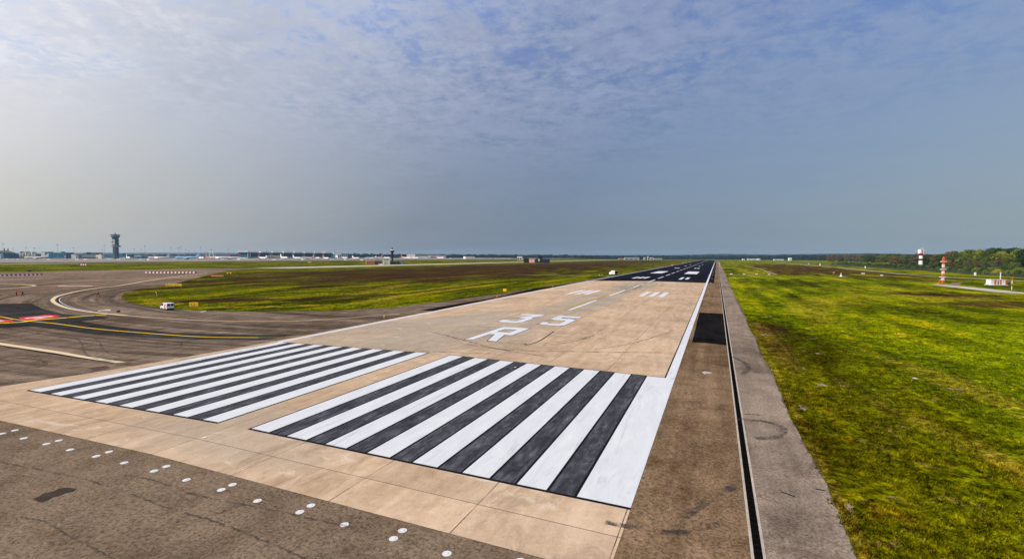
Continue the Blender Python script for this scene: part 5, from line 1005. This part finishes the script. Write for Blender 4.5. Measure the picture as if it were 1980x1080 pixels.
def trunk_mesh(seed, h):
    rnd = random.Random(seed); bm = bmesh.new(); tube(bm, (0, 0, 0), (0, 0, h * .45), h * .022, h * .015, 7)
    for i in range(5):
        a = rnd.uniform(0, 6.28); tube(bm, (0, 0, h * (.3 + .03 * i)), (h * .2 * math.cos(a), h * .2 * math.sin(a), h * rnd.uniform(.55, .75)), h * .011, h * .004, 5)
    tube(bm, (0, 0, h * .45), (0, 0, h * .8), h * .015, h * .004, 6)
    me = bpy.data.meshes.new('trunk'); bm.to_mesh(me); bm.free(); me.materials.append(M['trunk']); return me
KINDS = {'leaf_dark': ('dark green', 3), 'leaf_mid': ('mid green', 3), 'leaf_light': ('light green', 2), 'leaf_rust': ('russet brown', 3), 'leaf_grey': ('grey green', 2)}
TM = {}
for k, (nm, n) in KINDS.items():
    for j in range(n): TM[(k, j)] = (crown_mesh(hash(k) % 1 + j * 17 + len(TM), 11, 14, 3400, .42, M[k]), trunk_mesh(j + 5, 14))
def tree(x, y, h, k, label=None, group=None, name='broadleaf_tree', wf=1.0):
    rr = random.randrange(KINDS[k][1]); t_ = thing(name, (x, y, GZ), random.uniform(0, 6.28)); s = h / 14; t_.scale = (s * wf * random.uniform(.9, 1.15), s * wf * random.uniform(.9, 1.15), s)
    link('crown', TM[(k, rr)][0], None, t_); link('trunk', TM[(k, rr)][1], None, t_)
    return tag(t_, label or '%s leafy tree in the wood beyond the right perimeter fence' % KINDS[k][0], 'tree', group or '%s trees of the right wood' % KINDS[k][0])
random.seed(21)
WOOD = []
# near wood (behind the hedge) and its continuation into the distance
def along(a, b, n, jx, hts, kinds):
    for i in range(n):
        s = (i + random.random()) / n; x = a[0] + (b[0] - a[0]) * s; y = a[1] + (b[1] - a[1]) * s
        tree(x + random.uniform(-jx, jx), y + random.uniform(-jx, jx), random.uniform(*hts), random.choice(kinds))
a0, a1 = (269.6, 505.6), (252.2, 574.2)
along((289.6, 535.6), (264.4, 601.0), 16, 8, (18.5, 23.5), ['leaf_dark', 'leaf_mid', 'leaf_mid', 'leaf_light'])
along((256.6, 456.7), (245.6, 549.8), 15, 6, (9, 15), ['leaf_mid', 'leaf_dark', 'leaf_light', 'leaf_rust', 'leaf_grey'])
along((264.4, 601.0), (274.3, 681.1), 9, 6, (17, 21), ['leaf_dark', 'leaf_mid', 'leaf_mid', 'leaf_rust'])
along((255.7, 564.8), (260.2, 675.2), 12, 6, (9, 13), ['leaf_mid', 'leaf_grey', 'leaf_rust', 'leaf_dark'])
along((293.8, 732.6), (309.2, 977.6), 20, 10, (15, 19), ['leaf_dark', 'leaf_grey', 'leaf_rust', 'leaf_mid'])
along((311.1, 783.2), (336.0, 1075.6), 16, 10, (16, 19.5), ['leaf_dark', 'leaf_grey', 'leaf_rust', 'leaf_mid'])
along((344.1, 1024.7), (361.8, 1737.2), 40, 14, (16, 21), ['leaf_dark', 'leaf_grey', 'leaf_rust', 'leaf_mid', 'leaf_rust'])
along((379.3, 1202.1), (382.3, 2016.9), 36, 16, (18, 24), ['leaf_dark', 'leaf_grey', 'leaf_rust', 'leaf_mid'])
along((336.3, 598.5), (294.2, 667.7), 22, 10, (19, 24), ['leaf_dark', 'leaf_mid', 'leaf_dark', 'leaf_light'])
# young hedge right behind the fence
HM = [crown_mesh(90 + j, 6.5, 4.2, 1500, .26, M[m], .02, 8) for j, m in enumerate(('leaf_mid', 'leaf_yellow', 'leaf_dark', 'leaf_light'))]
stem = trunk_mesh(3, 3)
def bush(x, y, s, j, label=None, group='bushes of the hedge behind the right perimeter fence'):
    t_ = thing('bush', (x, y, GZ), random.uniform(0, 6.28)); t_.scale = (s * 1.1, s * 1.1, s); link('crown', HM[j], None, t_); link('stem', stem, None, t_)
    nm = ('mid green', 'yellow flowering', 'dark green', 'light green')[j]
    return tag(t_, label or '%s bush in the hedge just behind the right perimeter fence' % nm, 'bush', (nm + ' ' + group) if group else None)
for row, (dx, hs_) in enumerate(((5, (.75, 1.15)), (12, (1.1, 1.5)))):
    for a, b in zip(FP[1:], FP[2:]):
        a, b = Vector(a), Vector(b); n = int((b - a).length / (6 if a.y < 700 else 10))
        for i in range(n):
            p = a + (b - a) * (i + random.random()) / n
            near_y = p.y < 560
            j = random.choice((1, 1, 3, 0, 2)) if (420 < p.y < 500 and row == 0) else random.choice((0, 0, 2, 3) if near_y else (0, 2, 2))
            bush(p.x + dx + random.uniform(-1.5, 1.5), p.y, random.uniform(*hs_) * (.85 if p.y > 650 else 1), j)
for xy, l, s in exec_late: bush(xy[0], xy[1], s * .6, 2, l, None)
# a few single trees on the left skyline
KINDS['leaf_far'] = ('blue-green', 2)
for j in range(2): TM[('leaf_far', j)] = (crown_mesh(200 + j, 12, 14, 1500, .7, M['leaf_far']), trunk_mesh(j, 14))
for (u, h, l) in [((-2212.5, 1096.9), 30, 'rounded dark tree on the skyline left of the control tower'), ((-2288.7, 1119.3), 24, 'lower broad tree beside the rounded dark tree left of the control tower'), ((-2469.8, 989.5), 22, 'dark tree between the chimneys and the silos'), ((-2394.9, 966.5), 18, 'small dark tree at the foot of the leftmost silo'), ((-2330.0, 993.6), 20, 'dark tree between the last silo and the white stair tower'), ((-2142.4, 1180.4), 25, 'dark tree just right of the control tower')]: tree(u[0], u[1], h, 'leaf_far', l, None, wf=1.7); bpy.data.objects
# far woods: one mass nobody could count
def far_woods(name, pts, hts, label, m, spacing, rows=2, ls=3.2, npt=34):
    rnd = random.Random(len(name) + len(pts)); V, Fc = [], []
    for r in range(rows):
        for a, b in zip(pts, pts[1:]):
            a_, b_ = Vector(a[:2]), Vector(b[:2]); n = max(1, int((b_ - a_).length / spacing)); dirn = (b_ - a_).normalized(); nr = Vector((-dirn.y, dirn.x))
            for i in range(n):
                s = (i + rnd.random()) / n; c = a_ + (b_ - a_) * s + nr * (r * 25 + rnd.uniform(-8, 8)); h = (a[2] + (b[2] - a[2]) * s) * rnd.uniform(*hts); wd = spacing * rnd.uniform(.8, 1.3)
                for j in range(npt):
                    d = Vector((rnd.gauss(0, 1), rnd.gauss(0, 1), rnd.gauss(0, 1))).normalized(); p = Vector((c.x + d.x * wd, c.y + d.y * wd, terr(c.x) + h * .5 + d.z * h * .5)); nn = (d + Vector((rnd.gauss(0, .6), rnd.gauss(0, .6), .4))).normalized(); s_ = nn.orthogonal().normalized(); t_ = nn.cross(s_); q = ls * rnd.uniform(.6, 1.4); b0 = len(V)
                    V.extend([tuple(p - s_ * q), tuple(p - t_ * q), tuple(p + s_ * q), tuple(p + t_ * q)]); Fc.append((b0, b0 + 1, b0 + 2, b0 + 3))
    me = bpy.data.meshes.new(name); me.from_pydata(V, [], Fc); me.update(); me.materials.append(m); o = bpy.data.objects.new(name, me); C.objects.link(o); tag(o, label, 'woods', None, 'stuff')
far_woods('far_woods', [(*(-3205.3, 1116.5), 14), (*(-2398.7, 1453.1), 15), (*(-2153.8, 1663.8), 15), (*(-1684.8, 1967.9), 24), (*(-1550.9, 2132.3), 22), (*(-1018.1, 2571.5), 21), (*(-508.8, 3001.0), 21), (*(46.9, 3341.3), 26)], (.75, 1.1), 'blue-green belt of distant woods along the left and middle horizon', M['leaf_far'], 13, 2, 3.6, 30)
far_woods('distant_forest', [(*(17.3, 3220.5), 22), (*(323.5, 2914.4), 24), (*(536.2, 2569.3), 24), (*(652.8, 2292.5), 20)], (.75, 1.1), 'blue-green forest edge beyond the brown field right of the runway end', M['leaf_far'], 13, 3, 3.4, 30)
# hills
def hills(name, pts, th, seed):
    bm = bmesh.new(); top, fr, bk = [], [], []
    P = []
    for a, b in zip(pts, pts[1:]):
        for i in range(24): s = i / 24; P.append([a[k] + (b[k] - a[k]) * s for k in range(3)])
    P.append(list(pts[-1]))
    for i, (x, y, h) in enumerate(P):
        h = h * (1 + .10 * noise.noise(Vector((i * .23, seed, 0))) + .04 * noise.noise(Vector((i * .9, seed, 1)))); d = Vector((x, y)).normalized()
        fr.append(bm.verts.new((x - d.x * th, y - d.y * th, -20))); top.append(bm.verts.new((x, y, h))); bk.append(bm.verts.new((x + d.x * th, y + d.y * th, -20)))
    for a, b, c, d in zip(fr, fr[1:], top, top[1:]): bm.faces.new((a, b, d, c))
    for a, b, c, d in zip(top, top[1:], bk, bk[1:]): bm.faces.new((a, b, d, c))
    bmesh.ops.recalc_face_normals(bm, faces=bm.faces[:]); o = mesh(name, bm, M['leaf_far'], None, True); o['kind'] = 'structure'
hills('hills', [(*(-11552.3, 3274.0), 55.15), (*(-8995.0, 4341.1), 65.04), (*(-7022.3, 5164.2), 68.61), (*(-4976.5, 6017.9), 48.58), (*(-2596.6, 6468.6), 42.52)], 500, 1)
hills('hills', [(*(-1920.1, 4798.4), 32.17), (*(-400.4, 5432.6), 34.92), (*(106.2, 5644.0), 48.99), (*(511.5, 5813.1), 42.05), (*(1018.0, 6024.5), 51.19), (*(1467.3, 5995.0), 55.34), (*(1784.1, 5910.2), 47.24), (*(3234.8, 6298.6), 38.86)], 400, 5)

# ---------------------------------------------------------------- haze
bm = bmesh.new(); box(bm, -9500, 9500, -1500, 9500, -26, 118); hz = mesh('haze', bm, None); hz['kind'] = 'stuff'; hz['label'] = 'pale blue haze over the distant airfield'
hm = bpy.data.materials.new('haze_air'); hm.use_nodes = True; hm.node_tree.nodes.clear(); n = NT(hm.node_tree); v = n.new('ShaderNodeVolumePrincipled'); v.inputs['Color'].default_value = (.55, .78, 1.0, 1); v.inputs['Density'].default_value = .00004; v.inputs['Anisotropy'].default_value = .2
oo = n.new('ShaderNodeOutputMaterial'); n.l.new(v.outputs[0], oo.inputs['Volume']); hz.data.materials.append(hm)
